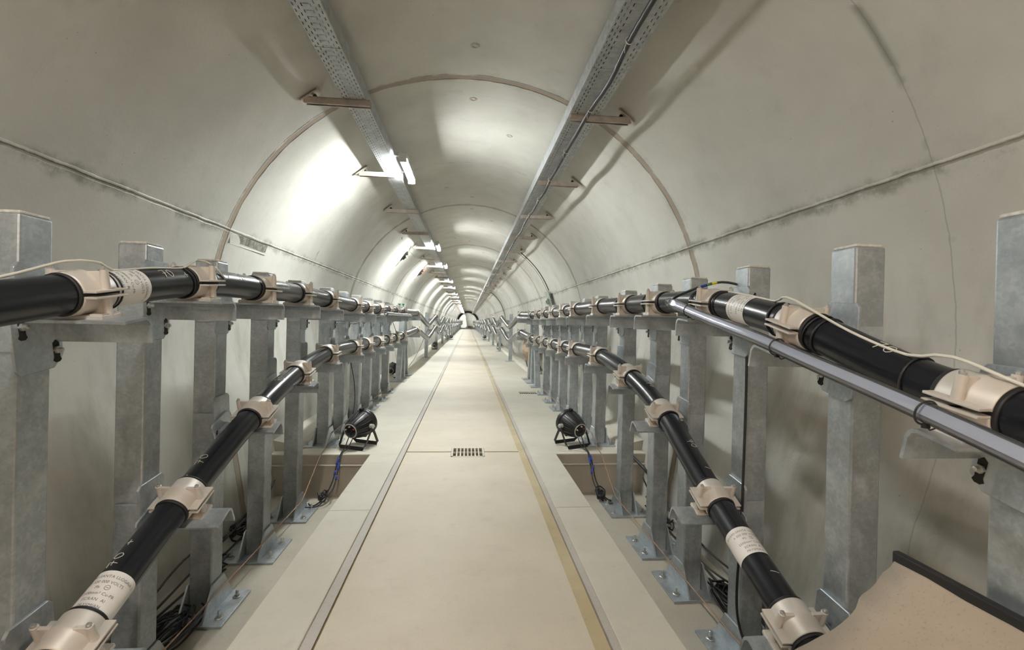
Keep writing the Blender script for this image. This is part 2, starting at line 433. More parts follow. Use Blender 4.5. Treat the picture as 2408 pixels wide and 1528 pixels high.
# far stretch (turns a little to the right and downhill)
def far_off(y): d = y - YE; return (.0125 * d, -.0075 * d - .0011 * d * d)
def far_ring(y, r, z0=-1.3):
    ox, oz = far_off(y); n = 32; pts = []
    for i in range(n + 1):
        a = -.78 + (PI + 1.56) * i / n; pts.append((ox + r * math.cos(a), y, oz + r * math.sin(a)))
    return pts
mb = MB(); prev = None
for k in range(16):
    y = YE + k * 3.66; cur = [mb.bm.verts.new(p) for p in far_ring(y, R0 + (.0))]
    if prev:
        for i in range(len(cur)):
            f = mb.bm.faces.new((prev[i], prev[(i + 1) % len(cur)], cur[(i + 1) % len(cur)], cur[i])); f.smooth = i < len(cur) - 1
    prev = cur
mb.bm.faces.new(prev)
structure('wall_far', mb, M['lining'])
mb = MB(); mb.lathe([(1.66, 0), (1.66, 11.5), (1.9, 11.5), (1.9, 0), (1.66, 0)], Matrix.Translation((0, 77.0, 0)) @ Matrix.Rotation(-PI / 2, 4, 'X'), 40, a0=PI + .15 - PI*0, a1=2 * PI - .15, smooth=True)  # dark sleeve added over the lining; its colour stands in for missing light
structure('trim_shade_sleeve', mb, M['shade_sleeve'])

# crown sockets and the recess in the left wall
for i, (x, y) in enumerate(((.006, 2.99), (.004, 3.70), (.344, 4.31), (-.314, 6.12), (.02, 6.59), (.026, 7.28), (.37, 7.94), (.0, 10.2), (.35, 11.6), (0, 13.9), (-.3, 9.8))):
    z = math.sqrt(rad(y) ** 2 - x * x); m_ = Matrix.Translation((x, y, z - .001)) @ Matrix.Rotation(math.atan2(x, z), 4, 'Y')
    mb = MB(); mb.lathe([(0, .012), (.012, .012), (.014, -.003), (.024, -.005), (.030, .0), (.031, .01)], m_, 18)
    structure('trim_socket', mb, M['pitwall'] if i % 2 else M['strip'])
def on_wall(sg, y, z, inset=0):  # a point on the lining and the inward normal
    r = rad(y) - inset; x = sg * math.sqrt(r * r - z * z); return Vector((x, y, z))
def wx(z, d): return -math.sqrt(rad(3.7) ** 2 - z * z) + d
mb = MB()
for (y0, y1, z0, z1) in ((3.43, 4.03, .512, .517), (3.43, 4.03, .592, .597), (3.43, 3.435, .512, .597)):
    mb.box(-1.72, wx((z0 + z1) / 2, .004), y0, y1, z0, z1)
structure('trim_7', mb, M['lining'])
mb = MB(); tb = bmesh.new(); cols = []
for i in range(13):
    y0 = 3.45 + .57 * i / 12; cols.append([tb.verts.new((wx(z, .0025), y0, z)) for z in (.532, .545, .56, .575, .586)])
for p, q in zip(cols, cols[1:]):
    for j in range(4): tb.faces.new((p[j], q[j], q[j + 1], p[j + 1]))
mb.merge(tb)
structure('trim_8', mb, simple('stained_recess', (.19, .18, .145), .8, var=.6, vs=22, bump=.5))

# ------------------------------------------------------------------ drain grates
def grate(nm, x0, x1, y0, y1, nx, ny, z, label, cell_along_x=True):
    root = thing(nm, ((x0 + x1) / 2, (y0 + y1) / 2, z), label, 'drain')
    cx, cy = (x0 + x1) / 2, (y0 + y1) / 2; b = .016; w = x1 - x0; l = y1 - y0
    mb = MB(); hx = w / 2; hy = l / 2
    for q in ((-hx, hx, -hy, -hy + b), (-hx, hx, hy - b, hy), (-hx, -hx + b, -hy, hy), (hx - b, hx, -hy, hy)): mb.box(*q, -.02, .003, .001)
    part('frame', mb.mesh('frame', M['shelf']), root)
    mb = MB()
    px = (w - 2 * b) / nx
    for i in range(1, nx): mb.box(-hx + b + px * i - .0055, -hx + b + px * i + .0055, -hy + b, hy - b, -.018, .002, .001)
    py = (l - 2 * b) / ny
    for i in range(1, ny): mb.box(-hx + b, hx - b, -hy + b + py * i - .006, -hy + b + py * i + .006, -.018, .002, .001)
    part('bar_grid', mb.mesh('bar_grid', M['shelf']), root)
grate('drain_grate', -.113, .163, 3.832, 4.098, 8, 2, FZ, 'small square drain grate in the middle of the walkway')
# far grate: shallow dark tray with slats
root = thing('drain_grate', (.96, 7.29, FZ + .008), 'slotted drain grate on the right border beside the distant supports', 'drain')
mb = MB(); mb.box(-.135, .135, -.085, .085, 0, .004); part('tray', mb.mesh('tray', M['dark']), root)
mb = MB()
for k in range(10): mb.box(-.135 + k * .029, -.135 + k * .029 + .010, -.085, .085, .003, .008)
mb.box(-.135, .135, -.004, .004, .003, .008); part('slats', mb.mesh('slats', M['shelf']), root)

# ------------------------------------------------------------------ support layout
XI, XO = 1.18, 1.28      # inner and outer face of the uprights
L_SUP = [(.93, 1.075, -.02, 1.085, -1.08), (1.40, 1.06, .058, 1.07, -.900), (1.89, 1.036, .127, 1.062, -.692), (2.38, 1.008, .137, 1.012, -.456), (2.95, 1.02, .148, 1.015, -.323), (3.50, 1.012, .138, 1.005, -.248),
         (4.22, 1.005, .125, 1.0, -.236), (4.72, 1.005, .125, 1.0, -.236), (5.33, 1.003, .128, 1.0, -.238), (5.92, 1.0, .13, 1.0, -.238), (6.53, 1.0, .133, 1.0, -.236), (7.25, 1.0, .137, 1.0, -.23)]
R_SUP = [(.90, 1.085, -.145, 1.065, -1.13), (1.38, 1.038, .013, 1.05, -.926), (1.93, 1.05, .105, 1.075, -.728), (2.45, 1.03, .128, 1.065, -.463), (2.89, 1.018, .134, 1.025, -.309), (3.50, 1.015, .143, 1.01, -.229),
         (4.24, 1.01, .142, 1.005, -.226), (4.73, 1.008, .138, 1.0, -.228), (5.34, 1.005, .133, 1.0, -.23), (5.91, 1.0, .13, 1.0, -.232), (6.49, 1.0, .128, 1.0, -.232), (7.19, 1.0, .13, 1.0, -.226)]
L_END, R_END = (9.1, .98, .158, .98, -.17), (8.55, .98, .155, .98, -.17)
def far_row(y0): 
    out = []; y = y0
    while y < 84: out.append((y, .96, .15, .96, -.17)); y += 4.5
    return out
L_FAR, R_FAR = far_row(14.3), far_row(13.3)
CR = .053                # cable radius
def cable_path(sup, end, far, ix, iz, sg):
    P = [(sg * (sup[0][ix] + .02), -1.6, sup[0][iz] - .25 * (iz == 4) - .05), (sg * (sup[0][ix] + .03), .2, sup[0][iz] - .22 * (iz == 4) - .07)]
    P += [(sg * s[ix], s[0], s[iz]) for s in sup]
    allf = [end] + far; P.append((sg * end[ix], end[0], end[iz]))
    for a, b in zip(allf, allf[1:]):
        ym = (a[0] + b[0]) / 2
        P.append((sg * .98, ym, a[iz] - .25)); P.append((sg * b[ix], b[0], b[iz]))
    P.append((sg * .97, 87.5, P[-1][2] - .1))
    pts = catmull(P[:2 + len(sup) + 1], .04)
    far_pts = []
    Q = P[len(sup) + 2:]
    for a, b in zip(Q, Q[1:]):      # smooth cosine undulation, fairly tight at both ends
        for k in range(1, 13):
            t = k / 12; w = .5 - .5 * math.cos(PI * t); w = .65 * t + .35 * w
            far_pts.append(Vector((a[0] + (b[0] - a[0]) * t, a[1] + (b[1] - a[1]) * t, a[2] + (b[2] - a[2]) * w)))
    return pts + far_pts
PATH = {('left', 'upper'): cable_path(L_SUP, L_END, L_FAR, 1, 2, -1), ('left', 'lower'): cable_path(L_SUP, L_END, L_FAR, 3, 4, -1),
        ('right', 'upper'): cable_path(R_SUP, R_END, R_FAR, 1, 2, 1), ('right', 'lower'): cable_path(R_SUP, R_END, R_FAR, 3, 4, 1)}
def on_path(key, y):
    P = PATH[key]
    for a, b in zip(P, P[1:]):
        if a.y <= y <= b.y:
            t = (y - a.y) / (b.y - a.y); return a.lerp(b, t), (b - a).normalized()
    return P[-1], Vector((0, 1, 0))
def frame_at(key, y, s=0, th=0, r=CR):
    """point on the cable skin: s metres along, th radians from the top towards +x"""
    p, t = on_path(key, y); nx = t.cross(Vector((0, 0, 1))).normalized()
    p, t = on_path(key, y + s * t.y)
    nx = t.cross(Vector((0, 0, 1))).normalized(); nu = nx.cross(t)
    return p + (nx * math.sin(th) + nu * math.cos(th)) * r
def pitch_at(key, y):
    _, t = on_path(key, y); return math.atan2(t.z, t.y)

# ------------------------------------------------------------------ cables with their labels and chalk marks
CABLES = {}
for key, lab in ((('left', 'upper'), 'thick black power cable, upper one on the left side of the tunnel'),
                 (('left', 'lower'), 'thick black power cable, lower one on the left, diving towards the floor'),
                 (('right', 'upper'), 'thick black power cable, upper one on the right, behind the clear tube'),
                 (('right', 'lower'), 'thick black power cable, lower one on the right, dropping beside the tan board')):
    root = thing('power_cable', PATH[key][40].copy(), lab, 'cable', 'power cables along the tunnel')
    mb = MB(); mb.tube(PATH[key], CR, 28); me = mb.mesh('sheath', M['cable']); me.transform(Matrix.Translation(-root.location))
    part('sheath', me, root); CABLES[key] = root
def wrap_label(key, y, th0, length=.125, arcr=5.4, sign='+'):
    root = CABLES[key]; mb = MB(); r = CR + .0012; n = 40; rows = []
    for j in range(9):
        s = -length / 2 + length * j / 8
        rows.append([mb.bm.verts.new(frame_at(key, y, s, 2 * PI * i / n, r)) for i in range(n)])
    for a, b in zip(rows, rows[1:]):
        for i in range(n): f = mb.bm.faces.new((a[i], a[(i + 1) % n], b[(i + 1) % n], b[i])); f.smooth = True
    me = mb.mesh('paper_wrap', M['wrap']); me.transform(Matrix.Translation(-root.location)); w = part('paper_wrap', me, root, label='white printed paper wrap')
    lines = ['BAIXAS-SANTA LLOGAIA 2', '\u00b1 320 000 VOLTS', 'Ph       ', '2500mm\u00b2 Cu-PR', 'ECRAN  Al', 'PRYSMIAN']
    bm = bmesh.new()
    for i, tx in enumerate(lines):
        cu = bpy.data.curves.new('t', 'FONT'); cu.body = tx; cu.size = .0128; cu.align_x = 'CENTER'; cu.space_character = 1.05; cu.resolution_u = 3
        ob = bpy.data.objects.new('t', cu); tm = bpy.data.meshes.new_from_object(ob)
        yo = length / 2 - .024 - i * .0185
        tb = bmesh.new(); tb.from_mesh(tm); bmesh.ops.triangulate(tb, faces=tb.faces[:])
        mp = {v: bm.verts.new((v.co.x, v.co.y + yo, 0)) for v in tb.verts}
        for f in tb.faces:
            try: bm.faces.new([mp[v] for v in f.verts])
            except ValueError: pass
        tb.free(); bpy.data.objects.remove(ob); bpy.data.curves.remove(cu); bpy.data.meshes.remove(tm)
    # phase symbol: a ring with a plus or a minus in it
    cy_ = length / 2 - .024 - 2 * .0185 + .0055; cx_ = .012; seg = 20
    for i in range(seg):
        a, b = 2 * PI * i / seg, 2 * PI * (i + 1) / seg
        bm.faces.new([bm.verts.new((cx_ + q * math.cos(w_), cy_ + q * math.sin(w_), 0)) for q, w_ in ((.0065, a), (.0078, a), (.0078, b), (.0065, b))])
    for (w_, h_) in (((.004, .0007), (.0007, .004)) if sign == '+' else ((.004, .0007),)):
        bm.faces.new([bm.verts.new((cx_ + a * w_, cy_ + b * h_, 0)) for a, b in ((-1, -1), (1, -1), (1, 1), (-1, 1))])
    for v in bm.verts: v.co = frame_at(key, y, v.co.y, th0 + v.co.x / r, r + .0006)
    me = bpy.data.meshes.new('lettering'); bm.to_mesh(me); bm.free(); me.materials.append(M['ink']); me.transform(Matrix.Translation(-root.location))
    part('lettering', me, w)
GLY = {'7': [[(0, .9), (.55, 1), (.25, 0)], [(.1, .5), (.6, .55)]], '0': [[(.35 + .3 * math.cos(a * .7), .5 + .45 * math.sin(a * .7)) for a in range(10)]],
       '+': [[(0, .5), (.6, .5)], [(.3, .2), (.3, .8)]], '-': [[(0, .5), (.6, .5)]]}
def chalk(key, y, th0, text, size=.036, rot=0.):
    root = CABLES[key]; mb = MB(); x = 0
    for ch in text:
        if ch != ' ':
            for st in GLY[ch]:
                dense = []
                for a, b in zip(st, st[1:]):
                    for k in range(4): dense.append((a[0] + (b[0] - a[0]) * k / 4, a[1] + (b[1] - a[1]) * k / 4))
                dense.append(st[-1]); pp = []
                for (u, v) in dense:
                    uu = (x + u) * size; vv = (v - .5) * size
                    ru = uu * math.cos(rot) - vv * math.sin(rot); rv = uu * math.sin(rot) + vv * math.cos(rot); d_ = 1 if key[0] == 'left' else -1
                    pp.append(frame_at(key, y, d_ * ru, th0 - d_ * rv / CR, CR + .0004))
                mb.tube(pp, .0009, 5)
        x += .8
    me = mb.mesh('chalk_mark', M['chalk']); me.transform(Matrix.Translation(-root.location)); part('chalk_mark', me, root)
wrap_label(('right', 'lower'), 1.655, -.12); wrap_label(('left', 'lower'), 1.50, .22, sign='-')
wrap_label(('left', 'upper'), 1.52, .98, .13, sign='-'); wrap_label(('right', 'upper'), 1.66, -1.0, .12)
chalk(('left', 'lower'), 2.0, -.15, '70'); chalk(('left', 'lower'), 1.93, -.2, '+', .03)
chalk(('left', 'lower'), 1.575, -.35, '70 +', .034); chalk(('left', 'lower'), 2.62, .1, '70', .04)
chalk(('left', 'upper'), 1.66, .75, '70', .034); chalk(('left', 'upper'), 1.76, .95, '+', .03)
chalk(('left', 'upper'), 2.02, .9, '+', .03); chalk(('left', 'upper'), 2.10, .85, '70', .036); chalk(('left', 'upper'), 2.62, .8, '70', .036); chalk(('left', 'upper'), 3.15, .8, '70', .036)
chalk(('right', 'upper'), 1.13, -.35, '70', .036)
chalk(('right', 'lower'), 2.2, .1, '70', .034, rot=.3); chalk(('right', 'lower'), 2.66, .1, '70', .034, rot=.3)
chalk(('right', 'lower'), 1.52, -.1, '-', .05, rot=1.4); chalk(('right', 'lower'), 2.04, .1, '-', .04, rot=1.4)

# ------------------------------------------------------------------ supports
def support_meshes(sg):
    d = {}
    mb = MB(sg)          # hollow square tube, 1 m tall prototype is not used: heights differ, see upright()
    # mounting plate on the inner face, with slotted bolts
    mb.prism([(-.072, -.11), (-.058, -.124), (.058, -.124), (.072, -.11), (.072, .105), (.058, .12), (-.058, .12), (-.072, .105)], 'x', -.010, 0, .0015)
    mb.box(-.002, .085, -.0625, -.0535, -.118, .05, .001); mb.box(-.002, .085, .0535, .0625, -.118, .05, .001)
    d['plate'] = mb.mesh('mounting_plate', M['galv2'])
    mb = MB(sg)          # cantilever arm: inverted L with a rounded heel; local origin = arm root, x towards the aisle is negative
    t = .008; prof = [(-.055, 0), (.030, 0), (.042, -.004), (.050, -.012), (.054, -.024), (.054, -.078), (.046, -.078), (.046, -.026), (.040, -.014), (.030, -t), (-.055, -t)]
    tb = bmesh.new()
    A = [tb.verts.new((-.272, a, b)) for a, b in prof]; B = [tb.verts.new((-.004, a, b)) for a, b in prof]
    # side faces of the profile as strips so the section stays an L
    n = len(prof)
    for i in range(n): tb.faces.new((A[i], A[(i + 1) % n], B[(i + 1) % n], B[i]))
    pairs = [(0, 1, 9, 10), (1, 2, 8, 9), (2, 3, 8), (3, 4, 7, 8), (4, 5, 6, 7)]
    for q in pairs:
        tb.faces.new([A[i] for i in q]); tb.faces.new([B[i] for i in reversed(q)])
    mb.merge(tb)
    d['arm'] = mb.mesh('arm', M['galv2'])
    mb = MB(sg)          # plate the arm is welded to
    mb.prism([(-.085, -.135), (-.070, -.15), (.03, -.15), (.062, -.12), (.07, .035), (.055, .05), (-.075, .05), (-.085, .038)], 'x', -.018, -.010, .0015)
    d['armplate'] = mb.mesh('arm_plate', M['galv2'])
    mb = MB(sg); mb.cyl((-.018, 0, 0), (-.026, 0, 0), .011, 6); mb.cyl((-.026, 0, 0), (-.036, 0, 0), .006, 10); d['bolt'] = mb.mesh('bolt', M['bolt'])
    mb = MB(sg); mb.prism([(-.013, 0), (-.009, .009), (-.010, .05), (0, .058), (.010, .05), (.009, .009), (.013, 0), (.006, -.006), (-.006, -.006)], 'x', -.0195, -.0178); d['slot'] = mb.mesh('slot', M['dark'])
    mb = MB(sg); mb.box(-.095, .205, -.15, .15, 0, .012, .0015); d['base'] = mb.mesh('base_plate', M['galv2'])
    mb = MB(sg); mb.prism([(-.14, .012), (.14, .012), (.052, .15), (-.052, .15)], 'x', -.010, -.001, .001); d['gin'] = mb.mesh('gusset', M['galv2'])
    mb = MB(sg); mb.prism([(-.14, .012), (.14, .012), (.052, .15), (-.052, .15)], 'x', .101, .110, .001); d['gout'] = mb.mesh('gusset', M['galv2'])
    mb = MB(sg); mb.lathe([(0, 0), (.019, 0), (.019, .003), (.0, .003)], Matrix.Translation((0, 0, .012)), 18)
    mb.cyl((0, 0, .015), (0, 0, .028), .0115, 6); mb.cyl((0, 0, .028), (0, 0, .046), .0062, 10); d['anchor'] = mb.mesh('anchor_bolt', M['bolt'])
    mb = MB(sg); mb.box(.004, .096, -.046, .046, 0, .009, .003); mb.tube([(.01, -.042, .003), (.09, -.042, .003), (.09, .042, .003), (.01, .042, .003)], .0045, 6, closed=True)
    d['cap'] = mb.mesh('end_cap', M['weld'])
    mb = MB(sg); mb.lathe([(0, 0), (.0035, 0), (.0035, .004), (0, .004)], Matrix.Rotation(-PI / 2, 4, 'Y'), 8); d['dummy'] = mb.mesh('dummy', M['bolt'])
    return d
def upright_mesh(sg, h):
    mb = MB(sg); mb.box(0, .10, -.05, .05, .0, h, .006); return mb.mesh('upright', M['galv'])
def cleat_meshes():
    """cream two-part cable cleat; cable along local y, centre at origin"""
    d = {}
    for up in (1, -1):
        mb = MB(); g = .005
        a0, a1 = (math.asin(g / .062), PI - math.asin(g / .062))
        mt = Matrix.Rotation(PI / 2, 4, 'X') if up > 0 else Matrix.Rotation(PI / 2, 4, 'X') @ Matrix.Rotation(PI, 4, 'Z')
        mt = mt @ Matrix.Scale(1, 4)
        # collar (half shell) with a slightly raised rib
        prof = [(.0555, -.056), (.0585, -.056), (.0605, -.052), (.0610, -.010), (.0640, -.005), (.0640, .005), (.0610, .010), (.0605, .052), (.0585, .056), (.0555, .056), (.0555, -.056)]
        mb.lathe(prof, mt, 28, a0=a0, a1=a1)
        z0, z1 = (g, .064) if up > 0 else (-.066, -g)
        for s in (-1, 1):
            mb.box(min(s * .030, s * .076), max(s * .030, s * .076), -.0055, .0055, z0, z1 - .004 * (up > 0), .001)     # transverse web
            mb.box(min(s * .054, s * .088), max(s * .054, s * .088), -.056, .056, min(g * up, (g + .006) * up), max(g * up, (g + .006) * up), .001)   # ear flange
            for y in (0,):
                mb.cyl((s * .070, y, z0), (s * .070, y, z1), .0112, 14, .0102)
            mb.box(min(s * .045, s * .078), max(s * .045, s * .078), -.032, .032, z0 if up < 0 else .055, z1 if up > 0 else -.054, .001) if up < 0 else None
        if up < 0: mb.box(-.080, .080, -.036, .036, -.070, -.058, .002)
        d['upper_half' if up > 0 else 'lower_half'] = mb.mesh('upper_half' if up > 0 else 'lower_half', M['cleat'])
    mb = MB(); mt = Matrix.Rotation(PI / 2, 4, 'X')
    mb.lathe([(.0532, -.066), (.0575, -.066), (.0585, -.062), (.0558, -.057), (.0558, .057), (.0585, .062), (.0575, .066), (.0532, .066)], mt, 28)
    d['liner'] = mb.mesh('rubber_liner', M['rubber'])
    mb = MB(); mb.cyl((0, 0, .064), (0, 0, .070), .0075, 6); mb.cyl((0, 0, .070), (0, 0, .074), .004, 8); d['bolt'] = mb.mesh('cleat_bolt', M['bolt'])
    return d
SM = {-1: support_meshes(-1), 1: support_meshes(1)}; CM = cleat_meshes()
UP = {}
def make_support(sg, i, sup, full=True, grp=None):
    y, xu, zu, xl, zl = sup; side_n = 'left' if sg < 0 else 'right'
    zf = PZ if y < PITY - .1 else FZ + .008
    nm = 'cable_support'
    lab = 'galvanised steel cable support post, %s from the viewpoint along the %s wall' % (ordw(i), side_n)
    root = thing(nm, (sg * XI, y, zf), lab, 'support post', 'cable support posts')
    D = SM[sg]; h = .26 - zf; key = (sg, round(h, 2))
    if key not in UP: UP[key] = upright_mesh(sg, h)
    part('upright', UP[key], root)
    if not full:
        part('base_plate', D['base'], root)
        for z, ln in ((zu, 'arm'), (zl, 'arm')):
            part('arm', D['arm'], root, (0, 0, z - .070 - zf))
        return root
    part('end_cap', D['cap'], root, (0, 0, h))
    b = part('base_plate', D['base'], root)
    part('gusset', D['gin'], root); part('gusset', D['gout'], root)
    for bx in (-.055, .165):
        for by in (-.085, .085): part('anchor_bolt', D['anchor'], b, (sg * bx, by, 0))
    for tier, z in (('upper', zu), ('lower', zl)):
        pa = pitch_at((side_n, tier), y); pm = .25 * pa if abs(pa) > .15 else 0.0
        zz = z - zf
        p = part('mounting_plate', D['plate'], root, (0, 0, zz - .045), (pm, 0, 0))
        a = part('arm_plate', D['armplate'], root, (0, -.01, zz - .070), (pa, 0, 0))
        for by, bz in ((-.055, -.02), (.04, -.10)):
            part('slot', D['slot'], a, (0, by, bz - .03)); part('bolt', D['bolt'], a, (0, by, bz))
        part('arm', D['arm'], root, (sg * (.06 if (sg > 0 and i == 0 and tier == 'upper') else 0), -.01, zz - .070), (pa, 0, 0))
    return root
def make_cleat(sg, i, tier, sup, full=True):
    side_n = 'left' if sg < 0 else 'right'; key = (side_n, tier); y = sup[0] - .012
    p, t = on_path(key, y)
    root = thing('cable_cleat', p, 'cream two-part cleat clamping the %s %s cable to the %s support post' % (tier, side_n, ordw(i)), 'cable clamp', 'cream cleats holding the power cables')
    pitch = math.atan2(t.z, math.hypot(t.x, t.y)); yaw = -math.atan2(t.x, t.y)
    root.rotation_euler = (pitch, 0, yaw)
    part('upper_half', CM['upper_half'], root); part('lower_half', CM['lower_half'], root)
    if full:
        part('rubber_liner', CM['liner'], root, label='black rubber lip round the cable')
        for s in (-1, 1): part('cleat_bolt', CM['bolt'], root, (s * .070, 0, 0))
    return root
for sg, SUP, END, FAR in ((-1, L_SUP, L_END, L_FAR), (1, R_SUP, R_END, R_FAR)):
    for i, s in enumerate(SUP):
        make_support(sg, i, s); make_cleat(sg, i, 'upper', s); make_cleat(sg, i, 'lower', s)
    side_n = 'left' if sg < 0 else 'right'
    # braced trestle that ends the close row
    y0 = END[0]; root = thing('cable_trestle', (sg * XI, y0, FZ), 'three-legged galvanised trestle ending the close row of posts on the %s' % side_n, 'support frame', 'trestles ending the close rows')
    D = SM[sg]
    for dy, top in ((-.55, -.12), (0, 0), (.5, .12)):
        mb = MB(sg); mb.prism([(dy - .06, .0), (dy + .06, 0), (top + .045, 1.26), (top - .045, 1.26)], 'x', .0, .09, .003)
        part('leg', mb.mesh('leg', M['galv']), root); part('base_plate', D['base'], root, (0, dy, .008))
    mb = MB(sg); mb.box(-.005, .095, -.165, .165, 1.24, 1.29, .004); part('head_plate', mb.mesh('head_plate', M['galv2']), root)
    for z in (END[2], END[4]): part('arm', D['arm'], root, (0, 0, z - .070 - FZ))
    for tier in ('upper', 'lower'): make_cleat(sg, len(SUP), tier, END)
    for i, s in enumerate(FAR):
        k = len(SUP) + 1 + i
        make_support(sg, k, s, full=False)
        for tier in ('upper', 'lower'): make_cleat(sg, k, tier, s, full=i < 3)

# ------------------------------------------------------------------ trays, brackets, lamps
def tray(nm, x0, x1, sgn, mat, label):
    z0, z1 = 1.400, 1.485; root = thing(nm, ((x0 + x1) / 2, 0, z0), label, 'cable tray')
    secs = []; y = YB; y2 = -6.4 + .0
    joints = [YB] + [2.50 - 3 + 3 * k for k in range(-2, 30) if YB < 2.50 - 3 + 3 * k < 87.5] + [87.6]
    for a, b in zip(joints, joints[1:]):
        bm = bmesh.new(); uvl = bm.loops.layers.uv.new('UVMap'); t = .0015; a2, b2 = a + .0015, b - .0015
        cx = (x0 + x1) / 2
        def panel(P, U):  # P four corners, U four uvs; doubled to a sheet of thickness t
            f = bm.faces.new([bm.verts.new(p) for p in P])
            for lp, u in zip(f.loops, U): lp[uvl].uv = u
        w = x1 - x0
        panel([(x0, a2, z0), (x1, a2, z0), (x1, b2, z0), (x0, b2, z0)], [(0, a2), (w, a2), (w, b2), (0, b2)])
        for xx in (x0, x1):
            panel([(xx, a2, z0), (xx, a2, z1), (xx, b2, z1), (xx, b2, z0)], [(10, a2), (10 + z1 - z0, a2), (10 + z1 - z0, b2), (10, b2)])
        for xx, s in ((x0, 1), (x1, -1)):   # folded lip
            panel([(xx, a2, z1), (xx + s * .008, a2, z1), (xx + s * .008, b2, z1), (xx, b2, z1)], [(0.001, a2), (.004, a2), (.004, b2), (.001, b2)])
        me = bpy.data.meshes.new('tray_length'); 
        for v in bm.verts: v.co -= Vector(((x0 + x1) / 2, 0, z0))
        bm.to_mesh(me); bm.free(); me.materials.append(mat)
        o = part('tray_length', me, root); sm = o.modifiers.new('sheet', 'SOLIDIFY'); sm.thickness = .0018
    mb = MB()
    for j in joints[1:-1]:
        if j < 40:
            for xx, s in ((x0, 1), (x1, -1)): mb.box(xx + s * .001 - cx, xx + s * .004 - cx, j - .04, j + .04, .02, .06)
    part('joint_plates', mb.mesh('joint_plates', M['galv2']), root)
    return root
tray('cable_tray', -.82, -.68, -1, M['trayl'], 'narrow perforated cable tray under the vault, carrying the lamps on the left')
tray('cable_tray', .642, .847, 1, M['trayr'], 'wide perforated cable tray under the vault on the right with black cable below')
for (x, z, mt, lab) in ((-.795, 1.413, 'red', 'dull red cable lying inside the narrow left tray'), (-.765, 1.412, 'cord', 'black cable lying inside the narrow left tray by its outer wall'), (-.735, 1.411, 'blue', 'blue cable lying inside the narrow left tray'),
                       (-.708, 1.414, 'green', 'green cable lying inside the narrow left tray'), (.82, 1.414, 'red', 'dull red cable lying inside the wide right tray'), (.79, 1.415, 'cord', 'black cable lying inside the wide right tray by its outer wall'), (.76, 1.413, 'cord', 'black cable lying inside the wide right tray, middle one'), (.70, 1.413, 'cord', 'black cable added to darken the slots of the wide right tray, second from the aisle side'), (.665, 1.413, 'cord', 'black cable added to darken the slots of the wide right tray, against the aisle side')):  # innermost two black cables in the right tray added to darken its slots
    rd = random.Random(int(abs(x) * 1000)); mb = MB(); mb.tube(catmull([(x + rd.uniform(-.008, .008), YB + .1 + 1.5 * j, z) for j in range(55)], .5), .0115, 6)
    solo('tray_cable', mb.mesh('tray_cable', M[mt]), lab, 'cable', loc=(x, 0, z))
BY = [1.61 + 1.47 * k for k in range(-5, 51)]
def bracket_mesh(sg):
    mb = MB(sg)
    mb.box(.650, 1.052, -.0205, .0205, 1.392, 1.3985, .0008)
    mb.box(.650, 1.052, -.0205, -.018, 1.358, 1.3985, .0006); mb.box(.650, 1.052, .018, .0205, 1.358, 1.3985, .0006)
    bar = mb
    for s in (-1, 1): mb.box(.650, 1.052, s * .0155 - .004, s * .0155 + .004, 1.356, 1.3585)
    x0 = mb.mesh('bar', M['strut'])
    mb = MB(sg)
    a = math.atan2(1.40, 1.05); c, s_ = math.cos(a), math.sin(a)
    for (r0, r1, t0, t1) in ((1.734, 1.742, -.045, .085),):
        P = [(r0 * math.cos(a + t / 1.74), r0 * math.sin(a + t / 1.74)) for t in (t0, 0, t1)] + [(r1 * math.cos(a + t / 1.74), r1 * math.sin(a + t / 1.74)) for t in (t1, 0, t0)]
        mb.prism(P, 'y', -.035, .035)
    mb.prism([(1.052, 1.36), (1.052, 1.398), (.985, 1.44), (1.0, 1.445), (1.07, 1.37)], 'y', -.004, .004)
    x1 = mb.mesh('wall_foot', M['strut'])
    aa = a + .05 / 1.74
    mb = MB(sg); mb.cyl((1.735 * math.cos(aa), -.0, 1.735 * math.sin(aa)), (1.70 * math.cos(aa), 0, 1.70 * math.sin(aa)), .012, 6); x2 = mb.mesh('anchor_bolt', M['dark'])
    return x0, x1, x2
BM = {-1: bracket_mesh(-1), 1: bracket_mesh(1)}
for me in list(BM[-1]) + list(BM[1]): me.transform(Matrix.Translation((0, 0, -1.4)))
vis = 0
for k, y in enumerate(BY):
    for sg in (-1, 1):
        lab = 'zinc bracket bar under the %s cable tray, %s from the viewpoint' % ('left' if sg < 0 else 'right', ordw(k - 6)) if k >= 6 else 'zinc bracket bar under the %s cable tray, %s one behind the viewpoint' % ('left' if sg < 0 else 'right', ordw(5 - k))
        root = thing('tray_bracket', (0, y, 1.4), lab, 'bracket', 'bracket bars holding the cable trays' if k >= 6 else 'bracket bars behind the viewpoint, %s' % ('left' if sg < 0 else 'right'))
        part('bar', BM[sg][0], root)
        if y < 40: part('wall_foot', BM[sg][1], root); part('anchor_bolt', BM[sg][2], root)
def lamp_meshes(dm):
    mb = MB(); mb.box(-.035, .035, -.315, .315, .034, .062, .004); mb.box(-.035, -.033, -.315, .315, .014, .05); mb.box(.033, .035, -.315, .315, .014, .05); mb.box(-.035, .035, -.33, -.312, -.022, .062, .006); mb.box(-.035, .035, .312, .33, -.022, .062, .006)
    hs = mb.mesh('housing', M['housing'])
    mb = MB(); pr = [(.031 * math.cos(a), .034 + .056 * math.sin(a)) for a in [PI + PI * i / 10 for i in range(11)]]
    mb.prism(pr, 'y', -.311, .311); df = mb.mesh('diffuser', dm)
    mb = MB(); mb.box(-.095, .02, -.012, .012, .062, .066); mb.box(-.095, -.091, -.012, .012, .02, .075); hk = mb.mesh('hanger', M['galv2'])
    return hs, df, hk
